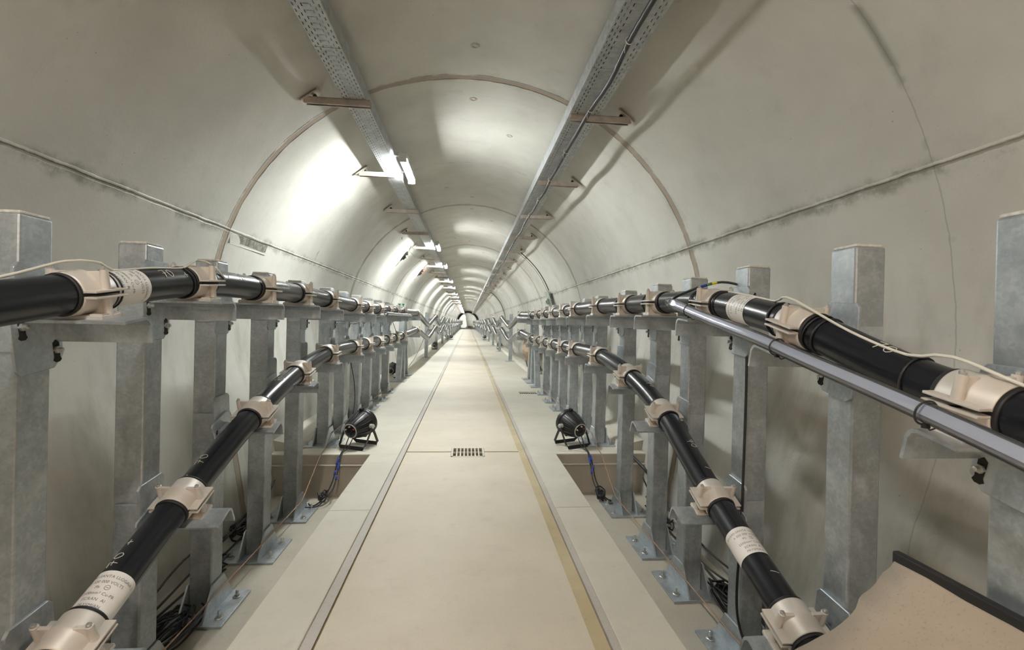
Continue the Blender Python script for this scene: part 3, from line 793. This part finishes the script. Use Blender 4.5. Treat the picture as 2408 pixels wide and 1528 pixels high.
LM = {0: lamp_meshes(M['diff']), 1: lamp_meshes(M['diffw']), 2: lamp_meshes(M['diffm'])}
lamp_k = []; k = 2; stepn = 0
while k < 49: lamp_k.append(k); k += (3, 2)[stepn % 2]; stepn += 1
for n_, k in enumerate([-3, -5, -1] + lamp_k):
    y = 1.61 + 1.47 * k - .15; back = k < 0; warm = k < -1
    lab = 'glowing tube lamp beside the left tray, %s in the receding row' % ordw(n_ - 3) if not back else ('warm tube lamp beside the left tray, %s one behind the viewpoint' % ordw(n_) if warm else 'tube lamp beside the left tray straight above the viewpoint')
    root = thing('tube_lamp', (-.585, y, 1.375), lab, 'lamp', 'tube lamps along the left tray' if not back else 'tube lamps behind the viewpoint')
    hs, df, hk = LM[1 if warm else 2 if back else 0]
    part('housing', hs, root); part('diffuser', df, root)
    for s in (-.22, .22): part('hanger', hk, root, (0, s, 0))
for n_, y in enumerate([89.5 + 3.4 * j for j in range(14)]):
    ox, oz = far_off(y)
    root = thing('tube_lamp', (ox - .6, y, oz + 1.3), 'tiny lamp beyond the dark shade sleeve, %s of the last string' % ordw(n_), 'lamp', 'lamps beyond the portal')
    part('housing', LM[0][0], root); part('diffuser', LM[0][1], root)

# black cable tied under the right tray
pts = []; y = YB + .3
rnd = random.Random(3)
while y < 86:
    pts.append((.735 + rnd.uniform(-.006, .006), y, 1.347)); y += .36 if y < 8 else .8
    pts.append((.735 + rnd.uniform(-.012, .012), y, 1.335 + rnd.uniform(-.004, .004))); y += .36 if y < 8 else .8
solo('black_cable', (lambda m: (m.tube(catmull(pts, .12), .0135, 10), m)[1])(MB()).mesh('black_cable', M['cord']), 'black cable tied in shallow loops under the wide right tray', 'cable', loc=(.735, 0, 1.34))
for i, (x, y_, z) in enumerate([p for p in pts[::2] if 1.2 < p[1] < 9]):
    mb = MB(); mb.tube([(x + .019 * math.cos(a * PI / 6), y_, z + .002 + .019 * math.sin(a * PI / 6)) for a in range(12)], .0022, 5, closed=True)
    mb.tube([(x - .012, y_, z + .0), (x - .022, y_ + .004, z - .03), (x - .02, y_ + .006, z - .055)], .0016, 5)
    solo('cable_tie', mb.mesh('cable_tie', M['whitewire']), 'pale tie on the black cable under the right tray, %s from the viewpoint' % ordw(i), 'cable tie', 'pale ties under the right tray', loc=(x, y_, z))

# ------------------------------------------------------------------ clear light tubes on the arms
def light_tube(P, label, r=.021):
    root = thing('clear_tube', P[len(P) // 2], label, 'light tube')
    pp = catmull(P, .06); mb = MB(); mb.tube(pp, r, 20); me = mb.mesh('sleeve', M['clear']); me.transform(Matrix.Translation(-root.location)); part('sleeve', me, root, label='clear plastic sleeve')
    mb = MB(); q = [p + Vector((.002, 0, .001)) for p in pp]
    tb = bmesh.new(); rows = []
    for p in q: rows.append([tb.verts.new(p + Vector(o)) for o in ((-.017, 0, -.004), (-.004, 0, -.017), (.014, 0, .006), (-.008, 0, .016))])
    for a, b in zip(rows, rows[1:]):
        for i in range(4): tb.faces.new((a[i], a[(i + 1) % 4], b[(i + 1) % 4], b[i]))
    tb.faces.new(rows[0]); tb.faces.new(rows[-1][::-1]); mb.merge(tb)
    me = mb.mesh('rail', M['ledrail']); me.transform(Matrix.Translation(-root.location)); part('rail', me, root, label='silver inner rail')
    mb = MB(); d = (Vector(P[-1]) - Vector(P[-2])).normalized(); mb.cyl(Vector(P[-1]), Vector(P[-1]) + d * .03, r * .95, 16); mb.cyl(Vector(P[-1]) + d * .03, Vector(P[-1]) + d * .05, r * .6, 14)
    me = mb.mesh('end_fitting', M['clear']); me.transform(Matrix.Translation(-root.location)); part('end_fitting', me, root)
    return root
light_tube([(.91, -.6, -.46), (.905, 0, -.36), (.905, .45, -.262), (.905, .674, -.200), (.905, .9, -.143), (.903, 1.15, -.085), (.90, 1.38, -.030), (.90, 1.7, .036), (.90, 2.0, .104)], 'clear plastic light tube tied in front of the right upper cable')
light_tube([(-.90, 5.28, .076), (-.90, 6.3, .08), (-.90, 7.36, .086)], 'clear light tube resting on the arms of the distant left posts')
light_tube([(.90, 6.85, .081), (.90, 7.7, .09), (.90, 8.45, .106)], 'clear light tube resting on the arms of the distant right posts')
def ring_tie(nm, c, axis, r, th, label, cat, group, mat='cord', tail=True, n=24):
    axis = Vector(axis).normalized(); a = axis.cross(Vector((0, 0, 1))).normalized(); b = axis.cross(a); c = Vector(c)
    mb = MB(); mb.tube([c + (a * math.cos(2 * PI * i / n) + b * math.sin(2 * PI * i / n)) * r for i in range(n)], th, 6, closed=True)
    if tail:
        p = c - b * 0 - Vector((0, 0, r)); mb.tube([p, p + Vector((.02, .01, -.012)), p + Vector((.05, .012, -.004)), p + Vector((.065, .01, -.012))], th * .8, 5)
        mb.box(p.x - .006, p.x + .006, p.y - .005, p.y + .005, p.z - .006, p.z + .004, .001)
    solo(nm, mb.mesh(nm, M[mat]), label, cat, group, loc=tuple(c))
for (y, lab) in ((1.84, 'farthest of those'), (1.29, 'middle one of those'), (.84, 'nearest of those')):
    z = {1.84: .068, 1.29: -.052, .84: -.158}[y]
    ring_tie('cable_tie', (.903, y, z), (0, 1, .22), .0245, .0022, 'black cable tie round the clear tube on the right, ' + lab, 'cable tie', 'black ties on the clear tube')

def cable_tie_on(key, y, lab, lean=0.):
    p, t = on_path(key, y); t = (t + Vector((0, 0, lean))).normalized()
    ring_tie('cable_tie', p, t, CR + .0035, .0028, lab, 'cable tie', 'black ties round the power cables', tail=False)
for key, yy in ((('left', 'upper'), (1.10, 1.465, 1.80, 1.83, 2.29, 2.86, 3.41)), (('right', 'upper'), (1.02, 1.27, 1.30, 1.46, 1.83, 2.03, 2.36, 2.55, 3.0, 3.6))):
    for j, y in enumerate(yy):
        cable_tie_on(key, y, 'black tie round the %s upper cable, %s from the viewpoint' % (key[0], ordw(j)), .12 * ((j % 3) - 1))
# thin pale wires on the upper cables
def skin(key, ys, ths, lift=.0035): return [frame_at(key, y, 0, th, CR + lift) for y, th in zip(ys, ths)]
w = skin(('left', 'upper'), [-.8, -.2, .5, .9, 1.15], [.1, .1, .15, .1, .05]) + [on_path(('left', 'upper'), 1.33)[0] + Vector((.01, 0, .088)), on_path(('left', 'upper'), 1.43)[0] + Vector((.02, 0, .080))] + skin(('left', 'upper'), [1.5, 1.65, 1.8], [.1, .15, .3]) + \
    [on_path(('left', 'upper'), 1.87)[0] + Vector((.012, 0, .084)), on_path(('left', 'upper'), 1.94)[0] + Vector((.03, 0, .07)), on_path(('left', 'upper'), 1.99)[0] + Vector((.05, 0, .02))]
solo('pale_wire', (lambda m: (m.tube(catmull(w, .03), .0038, 8), m)[1])(MB()).mesh('pale_wire', M['whitewire']), 'thin pale wire running on top of the left upper cable', 'wire', loc=tuple(w[3]))
kR = ('right', 'upper')
w = skin(kR, [-.8, -.2, .45, .75], [.1, 0, -.1, -.2]) + [on_path(kR, .93)[0] + Vector((-.02, 0, .086))] + skin(kR, [1.05, 1.2], [-.35, -.45]) + [on_path(kR, 1.36)[0] + Vector((-.03, 0, .082)), on_path(kR, 1.42)[0] + Vector((-.03, 0, .08))] + skin(kR, [1.5, 1.65, 1.82], [-.1, -.1, .1])
solo('pale_wire', (lambda m: (m.tube(catmull(w, .03), .0038, 8), m)[1])(MB()).mesh('pale_wire', M['whitewire']), 'thin pale wire running on top of the right upper cable', 'wire', loc=tuple(w[3]))

# black lead with coloured tape arching from the clear tube up to the third post
root = thing('black_lead', (.92, 2.06, .11), 'black lead with yellow, green and blue tape arching over the right upper cable', 'wire')
P = catmull([(.903, 2.04, .112), (.96, 2.05, .145), (1.05, 2.03, .185), (1.13, 2.0, .205), (1.19, 1.96, .19), (1.215, 1.90, .165), (1.20, 1.87, .12), (1.172, 1.865, .02), (1.172, 1.865, -.3), (1.166, 1.865, -.8), (1.16, 1.87, -1.2), (1.20, 1.80, -1.38)], .02)
def rebase(mb, nm, mat, root): me = mb.mesh(nm, mat); me.transform(Matrix.Translation(-root.location)); return part(nm, me, root)
mb = MB(); mb.tube(P, .0055, 8); rebase(mb, 'lead', M['cord'], root)
for a, b, c in ((8, 9, 'blue'), (9, 10, 'green'), (10, 11, 'yellow')):
    mb = MB(); mb.tube(P[a:b + 1], .0062, 8); o = rebase(mb, c + '_tape', M[c], root)

# ------------------------------------------------------------------ bare earth wires along the feet
for sg, SUP in ((-1, L_SUP), (1, R_SUP)):
    P = [(sg * 1.12, -1.2, PZ + .12)]
    for a, b in zip(SUP, SUP[1:] + [None]):
        y = a[0]; zf = PZ if y < PITY - .1 else FZ
        P.append((sg * 1.163, y, zf + .10))
        if b:
            zf2 = PZ if b[0] < PITY - .1 else FZ
            if zf2 != zf: P.append((sg * 1.14, PITY - .05, FZ + .02)); P.append((sg * 1.14, PITY + .06, FZ + .035))
    solo('earth_wire', (lambda m: (m.tube(P, .0035, 6), m)[1])(MB()).mesh('earth_wire', M['copper']), 'thin bare copper earth wire strung along the %s post feet' % ('left' if sg < 0 else 'right'), 'wire', loc=tuple(P[2]))

# ------------------------------------------------------------------ floodlights on the floor
def par_meshes():
    d = {}
    # body axis along +z (front), origin at pivot
    mb = MB(); mb.lathe([(0, -.115), (.05, -.115), (.058, -.112), (.064, -.10), (.078, -.06), (.092, -.01), (.098, .03), (.098, .045), (.104, .048), (.104, .085), (.098, .09), (.09, .09), (.088, .06), (0, .06)], None, 32)
    for k in range(16):
        a = 2 * PI * k / 16; c, s = math.cos(a), math.sin(a)
        mb.tube([(c * .067, s * .067, -.098), (c * .081, s * .081, -.058), (c * .096, s * .096, -.008), (c * .101, s * .101, .035)], .0028, 5)
    d['body'] = mb.mesh('body', M['plastic'])
    mb = MB(); mb.lathe([(.050, -.117), (.055, -.119), (.058, -.116), (.055, -.112)], None, 28); d['rear_ring'] = mb.mesh('rear_ring', M['greywire'])
    mb = MB()
    for k in range(5):
        a = k * 1.2566 + .3; mb.box(.022 * math.cos(a) - .006, .022 * math.cos(a) + .006, .022 * math.sin(a) - .006, .022 * math.sin(a) + .006, -.123, -.114, .001)
    d['sockets'] = mb.mesh('sockets', M['cord'])
    mb = MB(); mb.cyl((.0, -.036, -.114), (.0, -.036, -.126), .006, 10); mb.cyl((-.036, -.01, -.114), (-.036, -.01, -.126), .006, 10); d['plugs'] = mb.mesh('plugs', M['whitewire'])
    mb = MB(); mb.box(.026, .040, -.022, -.012, -.1195, -.114, .001); d['red'] = mb.mesh('red_switch', M['red'])
    mb = MB(); mb.box(-.012, .012, .10, .122, .04, .062, .003); d['clip'] = mb.mesh('clip', M['plastic'])
    mb = MB(); mb.box(-.012, .012, -.122, -.10, .03, .06, .003); d['clip2'] = mb.mesh('clip', M['plastic'])
    return d
PM = par_meshes()
def yoke(parent, lean, w=.118, h=.155, nm='yoke'):
    P = [(-w, 0, 0), (-w, lean * .5, -h * .5), (-w * .97, lean * .9, -h * .9), (-w * .86, lean, -h), (w * .86, lean, -h), (w * .97, lean * .9, -h * .9), (w, lean * .5, -h * .5), (w, 0, 0)]
    mb = MB(); tb = bmesh.new(); rows = []
    for i, p in enumerate(P):
        v = Vector(p); flat = 3 <= i <= 4
        # flat strap: wide along its lean direction
        wv = Vector((0, .012, .002)) if not flat else Vector((0, .004, .013))
        nv = Vector((.0025, 0, 0)) if not flat else Vector((0, .0025, -.001))
        rows.append([tb.verts.new(v + a * wv + b * nv) for a, b in ((-1, -1), (1, -1), (1, 1), (-1, 1))])
    for a, b in zip(rows, rows[1:]):
        for i in range(4): tb.faces.new((a[i], a[(i + 1) % 4], b[(i + 1) % 4], b[i]))
    tb.faces.new(rows[0]); tb.faces.new(rows[-1][::-1]); mb.merge(tb)
    return part(nm, mb.mesh(nm, M['plastic']), parent)
def floodlight(x, y, zf, yaw, label, pitch=.2, sc=1.0, lead=True):
    root = thing('floodlight', (x, y, zf), label, 'floodlight', 'black floodlights standing on the floor', yaw); root.scale = (sc,) * 3
    piv = bpy.data.objects.new('pivot', None)
    hz = .17
    e = (PI / 2 - PI + pitch, 0, 0)          # body +z -> +y (front away from the viewer), tilted up
    rot = (-(PI / 2) + pitch, 0, 0)
    b = part('body', PM['body'], root, (0, 0, hz), rot)
    for k in ('rear_ring', 'sockets', 'plugs', 'clip', 'clip2'): part(k.replace('2', ''), PM[k], b)
    part('red_switch', PM['red'], b)
    bpy.data.objects.remove(piv)
    y1 = yoke(root, -.095); y1.location.z = hz
    y2 = yoke(root, .095, .112, .155); y2.location.z = hz
    for s in (-1, 1):
        mb = MB(); mb.cyl((s * .098, 0, hz), (s * .126, 0, hz), .017, 14); mb.cyl((s * .126, 0, hz), (s * .136, 0, hz), .007, 10); part('knob', mb.mesh('knob', M['greywire']), root)
    return root
floodlight(-.905, 4.12, FZ + .008, -.42, 'black floodlight standing by the left pit edge, nearest on that side', .22, 1.1)
floodlight(.958, 4.15, FZ + .008, .42, 'black floodlight standing by the right pit edge, nearest on that side', .22, 1.1)
floodlight(-1.41, 9.05, FZ + .008, -.1, 'black floodlight tucked behind the left close row of posts')
floodlight(1.41, 9.4, FZ + .008, .1, 'black floodlight tucked behind the right close row of posts')
floodlight(-1.26, 18.4, FZ + .008, -.1, 'small distant black floodlight on the left between widely spaced posts')
floodlight(1.33, 19.2, FZ + .008, .1, 'small distant black floodlight on the right between widely spaced posts')
floodlight(-.98, 28.6, FZ + .008, 0, 'tiny far black floodlight at the left walkway edge')
floodlight(1.08, 29.4, FZ + .008, 0, 'tiny far black floodlight at the right walkway edge')
floodlight(-1.3, 29.5, FZ + .008, 0, 'tiny far black floodlight close to the left wall')

# ------------------------------------------------------------------ loose cords
def cord(P, r, label, nm='hanging_cord', mat='cord', step=.03, extra=None, cat='cord'):
    mb = MB()
    for q in (P if isinstance(P[0][0], (tuple, list)) else [P]): mb.tube(catmull(q, step), r, 6)
    c = (P if isinstance(P[0][0], (tuple, list)) else [P])[0][0]
    return solo(nm, mb.mesh(nm, M[mat]), label, cat, loc=tuple(c))
# leads of the two near floodlights, dropping into the pits, with blue connectors
for sg in (-1, 1):
    fx, fy = (-.905, 4.12) if sg < 0 else (.958, 4.15); side_n = 'left' if sg < 0 else 'right'
    root = thing('floodlight_lead', (fx + sg * .06, fy - .12, FZ + .12), 'black twin lead with blue connectors hanging from the %s floodlight into the pit' % side_n, 'cord')
    a = [(fx + sg * .05, fy - .14, FZ + .14), (fx + sg * .07, fy - .2, FZ + .05), (fx + sg * .09, PITY + .01, FZ + .018), (fx + sg * .11, PITY - .05, FZ - .06), (fx + sg * .12, PITY - .12, FZ - .17), (fx + sg * .16, 3.68, PZ + .05), (fx + sg * .22, 3.62, PZ + .015), (sg * 1.17, 3.66, PZ + .02)]
    b = [(fx + sg * .02, fy - .14, FZ + .12), (fx + sg * .05, fy - .19, FZ + .04), (fx + sg * .08, PITY + .015, FZ + .02), (fx + sg * .09, PITY - .05, FZ - .05), (fx + sg * .095, PITY - .14, FZ - .18), (fx + sg * .12, 3.66, PZ + .08), (fx + sg * .18, 3.60, PZ + .02), (sg * 1.16, 3.56, PZ + .03)]
    mb = MB(); mb.tube(catmull(a, .03), .0048, 6); mb.tube(catmull(b, .03), .004, 6); rebase(mb, 'lead', M['cord'], root)
    for q, (i0, i1) in ((a, (.30, .36)), (b, (.34, .40)), (a, (.44, .47)), (b, (.48, .51))):
        pp = catmull(q, .01); n = len(pp); mb = MB(); mb.tube(pp[int(n * i0):int(n * i1) + 2], .0085, 8); rebase(mb, 'blue_connector', M['blue'], root)
def tangle(cx, cy, zf, n, spread, label, seed, sg, box=False, r=.0055):
    rd = random.Random(seed); root = thing('cord_tangle', (cx, cy, zf), label, 'cord', 'tangles of black cords at the wall foot')
    mb = MB()
    for k in range(n):
        P = []; a = rd.uniform(0, 6.28); rr = rd.uniform(.35, 1) * spread; ex = rd.uniform(.5, 1.4); 
        for i in range(9):
            a += rd.uniform(.6, 1.1); q = rr * rd.uniform(.7, 1.1)
            P.append((q * .45 * math.cos(a), q * ex * math.sin(a), .008 + .06 * rd.random() + .03 * k / n))
        mb.tube(catmull(P, .03), r * rd.uniform(.7, 1.1), 6)
    part('loops', mb.mesh('loops', M['cord']), root)
    if box:
        mb = MB(); mb.box(-.045, .045, -.10, .10, .0, .05, .004); part('junction_box', mb.mesh('junction_box', M['plastic']), root)
    return root
tangle(-1.27, 2.14, PZ, 9, .24, 'tangle of black cords on the left pit floor between the third and fourth posts', 1, -1)
tangle(-1.36, 2.68, PZ, 6, .16, 'tangle of black cords on the left pit floor between the fourth and fifth posts', 2, -1)
tangle(-1.08, 3.72, PZ, 6, .09, 'small coil of black cords at the foot of the sixth left post', 3, -1)
tangle(-1.42, 3.22, PZ, 8, .18, 'loops of black cord on the left pit floor behind the fifth and sixth posts', 4, -1)
tangle(1.36, 2.24, PZ, 12, .18, 'thick tangle of black cords round a black box on the right pit floor', 5, 1, True)
tangle(1.40, 3.2, PZ, 7, .16, 'loops of black cord on the right pit floor behind the fifth and sixth posts', 6, 1)
tangle(1.10, 3.70, PZ, 6, .08, 'small coil of black cords at the foot of the sixth right post', 8, 1)
# long runs of cord along the wall foot
for sg in (-1, 1):
    side_n = 'left' if sg < 0 else 'right'; mb = MB(); rd = random.Random(20 + sg)
    for k in range(4):
        P = [(sg * (1.36 + .022 * k + rd.uniform(-.02, .02)), y, PZ + .012 + .02 * k + (.30 * max(0, 1 - abs(y - 3.6) / .5) if k == 0 else 0) + .10 * rd.random() * (k > 1)) for y in [-1 + .45 * j for j in range(11)]]
        mb.tube(catmull(P, .05), .006, 6)
    solo('cord_bundle', mb.mesh('cord_bundle', M['cord']), 'bundle of black cords running along the foot of the %s wall' % side_n, 'cord', loc=(sg * 1.38, 1.0, PZ))
cord([(-1.17, 4.75, -.26), (-1.15, 4.78, -.42), (-1.13, 4.85, -.62), (-1.13, 4.9, -.84), (-1.16, 4.92, -1.03)], .004, 'thin black cord hanging behind the eighth left post')
cord([(-1.12, 6.9, .06), (-1.14, 7.3, -.03), (-1.17, 7.8, -.18), (-1.2, 8.2, -.34)], .005, 'black cord slanting down beside the left trestle')
cord([(-1.0, 12.6, -.10), (-1.08, 12.0, -.4), (-1.2, 11.4, -.8), (-1.32, 10.9, -1.05)], .005, 'thin dark cord curving down the left wall beyond the trestle')
cord([(1.33, 3.92, -.98), (1.36, 3.7, -1.06), (1.40, 3.5, -1.12), (1.41, 3.3, -1.2)], .012, 'thick black cord sloping down the right wall behind the sixth post')

# ------------------------------------------------------------------ fittings on the vault and walls
def splice(y, wire, label):
    p = on_wall(-1, y, 1.30, .03)
    root = thing('cable_splice', p, label, 'cable splice', 'splices hanging on the left vault')
    t = Vector((-.63, 0, -.78)); up = Vector((.78, 0, -.63)) * .02
    mb = MB(); mb.tube([Vector((0, 0, 0)), t * .05 + up * .2, t * .12 + up * .3, t * .17, t * .23], [.018, .030, .028, .018, .006], 10)
    mb.tube([t * .03 + up, t * .12 + up * 1.6, t * .18 + up], .012, 8)
    part('body', mb.mesh('body', M['cord']), root)
    mb = MB()
    for k, dz in enumerate((0, .018)):
        mb.tube(catmull([Vector((.0, .0, 0)) - t * .02, -t * .06 + Vector((0, -.03, .01 + dz)), -t * .10 + Vector((.02, -.3, dz + .01)), Vector((.0, -.7, .06 + dz)), Vector((.05, -1.2, .055))], .04), .005, 6)
    mb.tube(catmull([-t * .02, Vector((.04, .25, .0)), Vector((.06, .8, .0)), Vector((.11, 1.36, .055)), Vector((.4, 1.43, .055))], .05), .005, 6)
    mb.tube([t * .22, t * .30 + Vector((0, .01, -.0)), t * .36], .004, 6); mb.tube([t * .1, t * .12 + up * 4], .003, 5)
    part('wires', mb.mesh('wires', M[wire]), root)
    mb = MB(); 
    for d in (.02, .085): mb.box((t * d + up * 1.8).x - .013, (t * d + up * 1.8).x + .013, -.045, -.01, (t * d + up * 1.8).z - .022, (t * d + up * 1.8).z + .012, .005)
    part('tag', mb.mesh('tag', M['whitewire' if wire == 'green' else 'orange']), root)
splice(8.98, 'green', 'dark cable splice with green wires and white tags under the left vault')
splice(11.95, 'orange', 'dark cable splice with orange wires, farther along the left vault')
# exit sign on the left wall
root = thing('exit_sign', (-1.58, 11.4, .25), 'small white and green exit sign projecting from the left wall', 'sign')
mb = MB(); mb.box(-.10, .085, -.006, .006, 0, .165, .002); part('plate', mb.mesh('plate', M['signw']), root)
mb = MB()
for s in (-.055, .035):
    mb.box(s - .028, s + .028, -.008, -.006, .125, .150); mb.box(s - .010, s + .014, -.008, -.006, .085, .13); mb.box(s - .022, s - .006, -.008, -.006, .035, .055); mb.box(s + .010, s + .022, -.008, -.006, .03, .05)
part('pictogram', mb.mesh('pictogram', M['signg']), root)
mb = MB(); mb.box(-.13, -.09, -.01, .01, .05, .11, .002); part('bracket', mb.mesh('bracket', M['galv2']), root)
# panel on the right wall with two conduits from the tray
a0, a1 = math.atan2(.26, 1.73), math.atan2(.68, 1.62)
root = thing('wall_panel', on_wall(1, 9.3, .45), 'grey-green equipment panel mounted on the right wall beyond the close posts', 'panel')
mb = MB(); N = 8
mb.prism([(1.70 * math.cos(a0 + (a1 - a0) * i / N), 1.70 * math.sin(a0 + (a1 - a0) * i / N)) for i in range(N + 1)] + [(1.685 * math.cos(a1 + (a0 - a1) * i / N), 1.685 * math.sin(a1 + (a0 - a1) * i / N)) for i in range(N + 1)], 'y', 9.15, 9.55)
rebase(mb, 'back_board', M['panel'], root)
mb = MB(); mb.box(1.56, 1.66, 9.22, 9.42, .40, .50, .004); mb.box(1.59, 1.655, 9.25, 9.4, .52, .60, .004); mb.box(1.61, 1.68, 9.25, 9.38, .28, .34, .004); rebase(mb, 'device', M['panel'], root)
mb = MB(); mb.box(1.557, 1.561, 9.25, 9.33, .42, .47); rebase(mb, 'dark_display', M['dark'], root)
for j, y in enumerate((9.22, 9.42)):
    A = [math.atan2(1.42, .95) - (math.atan2(1.42, .95) - a1) * i / 20 for i in range(21)]
    mb = MB(); mb.tube([(.845, y - .1, 1.42), (.90, y, 1.42)] + [(1.725 * math.cos(a), y, 1.725 * math.sin(a)) for a in A], .009, 8)
    solo('conduit', mb.mesh('conduit', M['cord' if j == 0 else 'greywire']), ('black' if j == 0 else 'grey') + ' conduit curving down the right vault to the wall panel', 'conduit', loc=(1.4, y, 1.0))
A = [math.atan2(1.42, .95) - (math.atan2(1.42, .95) - .1) * i / 24 for i in range(25)]
mb = MB(); mb.tube([(1.725 * math.cos(a), 21.5, 1.725 * math.sin(a)) for a in A], .016, 8)
solo('conduit', mb.mesh('conduit', M['green']), 'greenish conduit curving down the far right vault', 'conduit', loc=(1.4, 21.5, 1.0))
# tan net slung against the right wall beyond the trestle
root = thing('tan_net', (1.35, 10.6, -.95), 'tan gathered net slung against the right wall beyond the trestle', 'net')
mb = MB(); rows = []
for i in range(25):
    y = 9.75 + 2.1 * i / 24; s = math.sin(PI * i / 24); row = []
    for j in range(15):
        t = j / 14; z = -.27 - .10 * (1 - s) - t * (.22 + .48 * s); x = 1.46 - .16 * math.sin(PI * t) * s + .012 * math.sin(j * 2.1 + i * .9); row.append(mb.bm.verts.new((x, y, z)))
    rows.append(row)
for a, b in zip(rows, rows[1:]):
    for j in range(14): f = mb.bm.faces.new((a[j], a[j + 1], b[j + 1], b[j])); f.smooth = True
me = mb.mesh('mesh_sheet', M['net']); me.transform(Matrix.Translation(-root.location)); o = part('mesh_sheet', me, root); sm = o.modifiers.new('t', 'SOLIDIFY'); sm.thickness = .004
P = [(1.46, 9.75, -.37)] + [(1.46 - .02, 9.75 + 2.1 * i / 12, -.37 - .22 - .60 * math.sin(PI * i / 12) + .1) for i in range(1, 12)] + [(1.46, 11.85, -.37)]
mb = MB(); mb.tube(catmull(P, .05), .008, 6); rebase(mb, 'edge_rope', M['cord'], root)

# ------------------------------------------------------------------ tan board with black edging, right foreground
root = thing('tan_board', (1.0, .75, -.7), 'rough tan board with wavy end and black edging, bottom right foreground', 'board')
edge = [(1.139, 1.13), (1.118, 1.125), (1.098, 1.128), (1.075, 1.120), (1.055, 1.118), (1.040, 1.12), (1.025, 1.118), (1.005, 1.105), (.975, 1.100), (.941, 1.098), (.905, 1.10), (.873, 1.10), (.82, 1.10), (.70, 1.08)]
edge = [(p.x, p.y) for p in catmull([(a, b, 0) for a, b in edge], .012)]
def bz(x, y): u = 1.14 - x; return -.594 - u * .98 + u * u * .9 - .0 * y
mb = MB(); tb = bmesh.new(); T, B_ = [], []
for (x, y) in edge:
    col = [(x, y - (y - .25) * k / 10) for k in range(11)]
    T.append([tb.verts.new((a, b, bz(a, b) + .002 * math.sin(b * 40 + a * 31))) for a, b in col]); B_.append([tb.verts.new((a, b, bz(a, b) - .016)) for a, b in col])
for i in range(len(edge) - 1):
    for k in range(10):
        f = tb.faces.new((T[i][k], T[i + 1][k], T[i + 1][k + 1], T[i][k + 1])); f.smooth = True
        tb.faces.new((B_[i][k], B_[i][k + 1], B_[i + 1][k + 1], B_[i + 1][k]))
    tb.faces.new((T[i][0], B_[i][0], B_[i + 1][0], T[i + 1][0])); tb.faces.new((T[i][10], T[i + 1][10], B_[i + 1][10], B_[i][10]))
for k in range(10):
    tb.faces.new((T[0][k], T[0][k + 1], B_[0][k + 1], B_[0][k])); tb.faces.new((T[-1][k], B_[-1][k], B_[-1][k + 1], T[-1][k + 1]))
mb.merge(tb); rebase(mb, 'sheet', M['board'], root)
mb = MB(); mb.box(1.132, 1.152, .25, 1.135, -.612, -.578, .004); rebase(mb, 'black_edging', M['rubber'], root)

# ------------------------------------------------------------------ raise everything so the walkway is z = 0
for o in list(COL.objects):
    if o.parent is None:
        if o == CAM:
            mw = o.matrix_world.copy(); mw.translation.z += H; o.matrix_world = mw
        else: o.location.z += H
for me in list(bpy.data.meshes):
    if me.users == 0: bpy.data.meshes.remove(me)
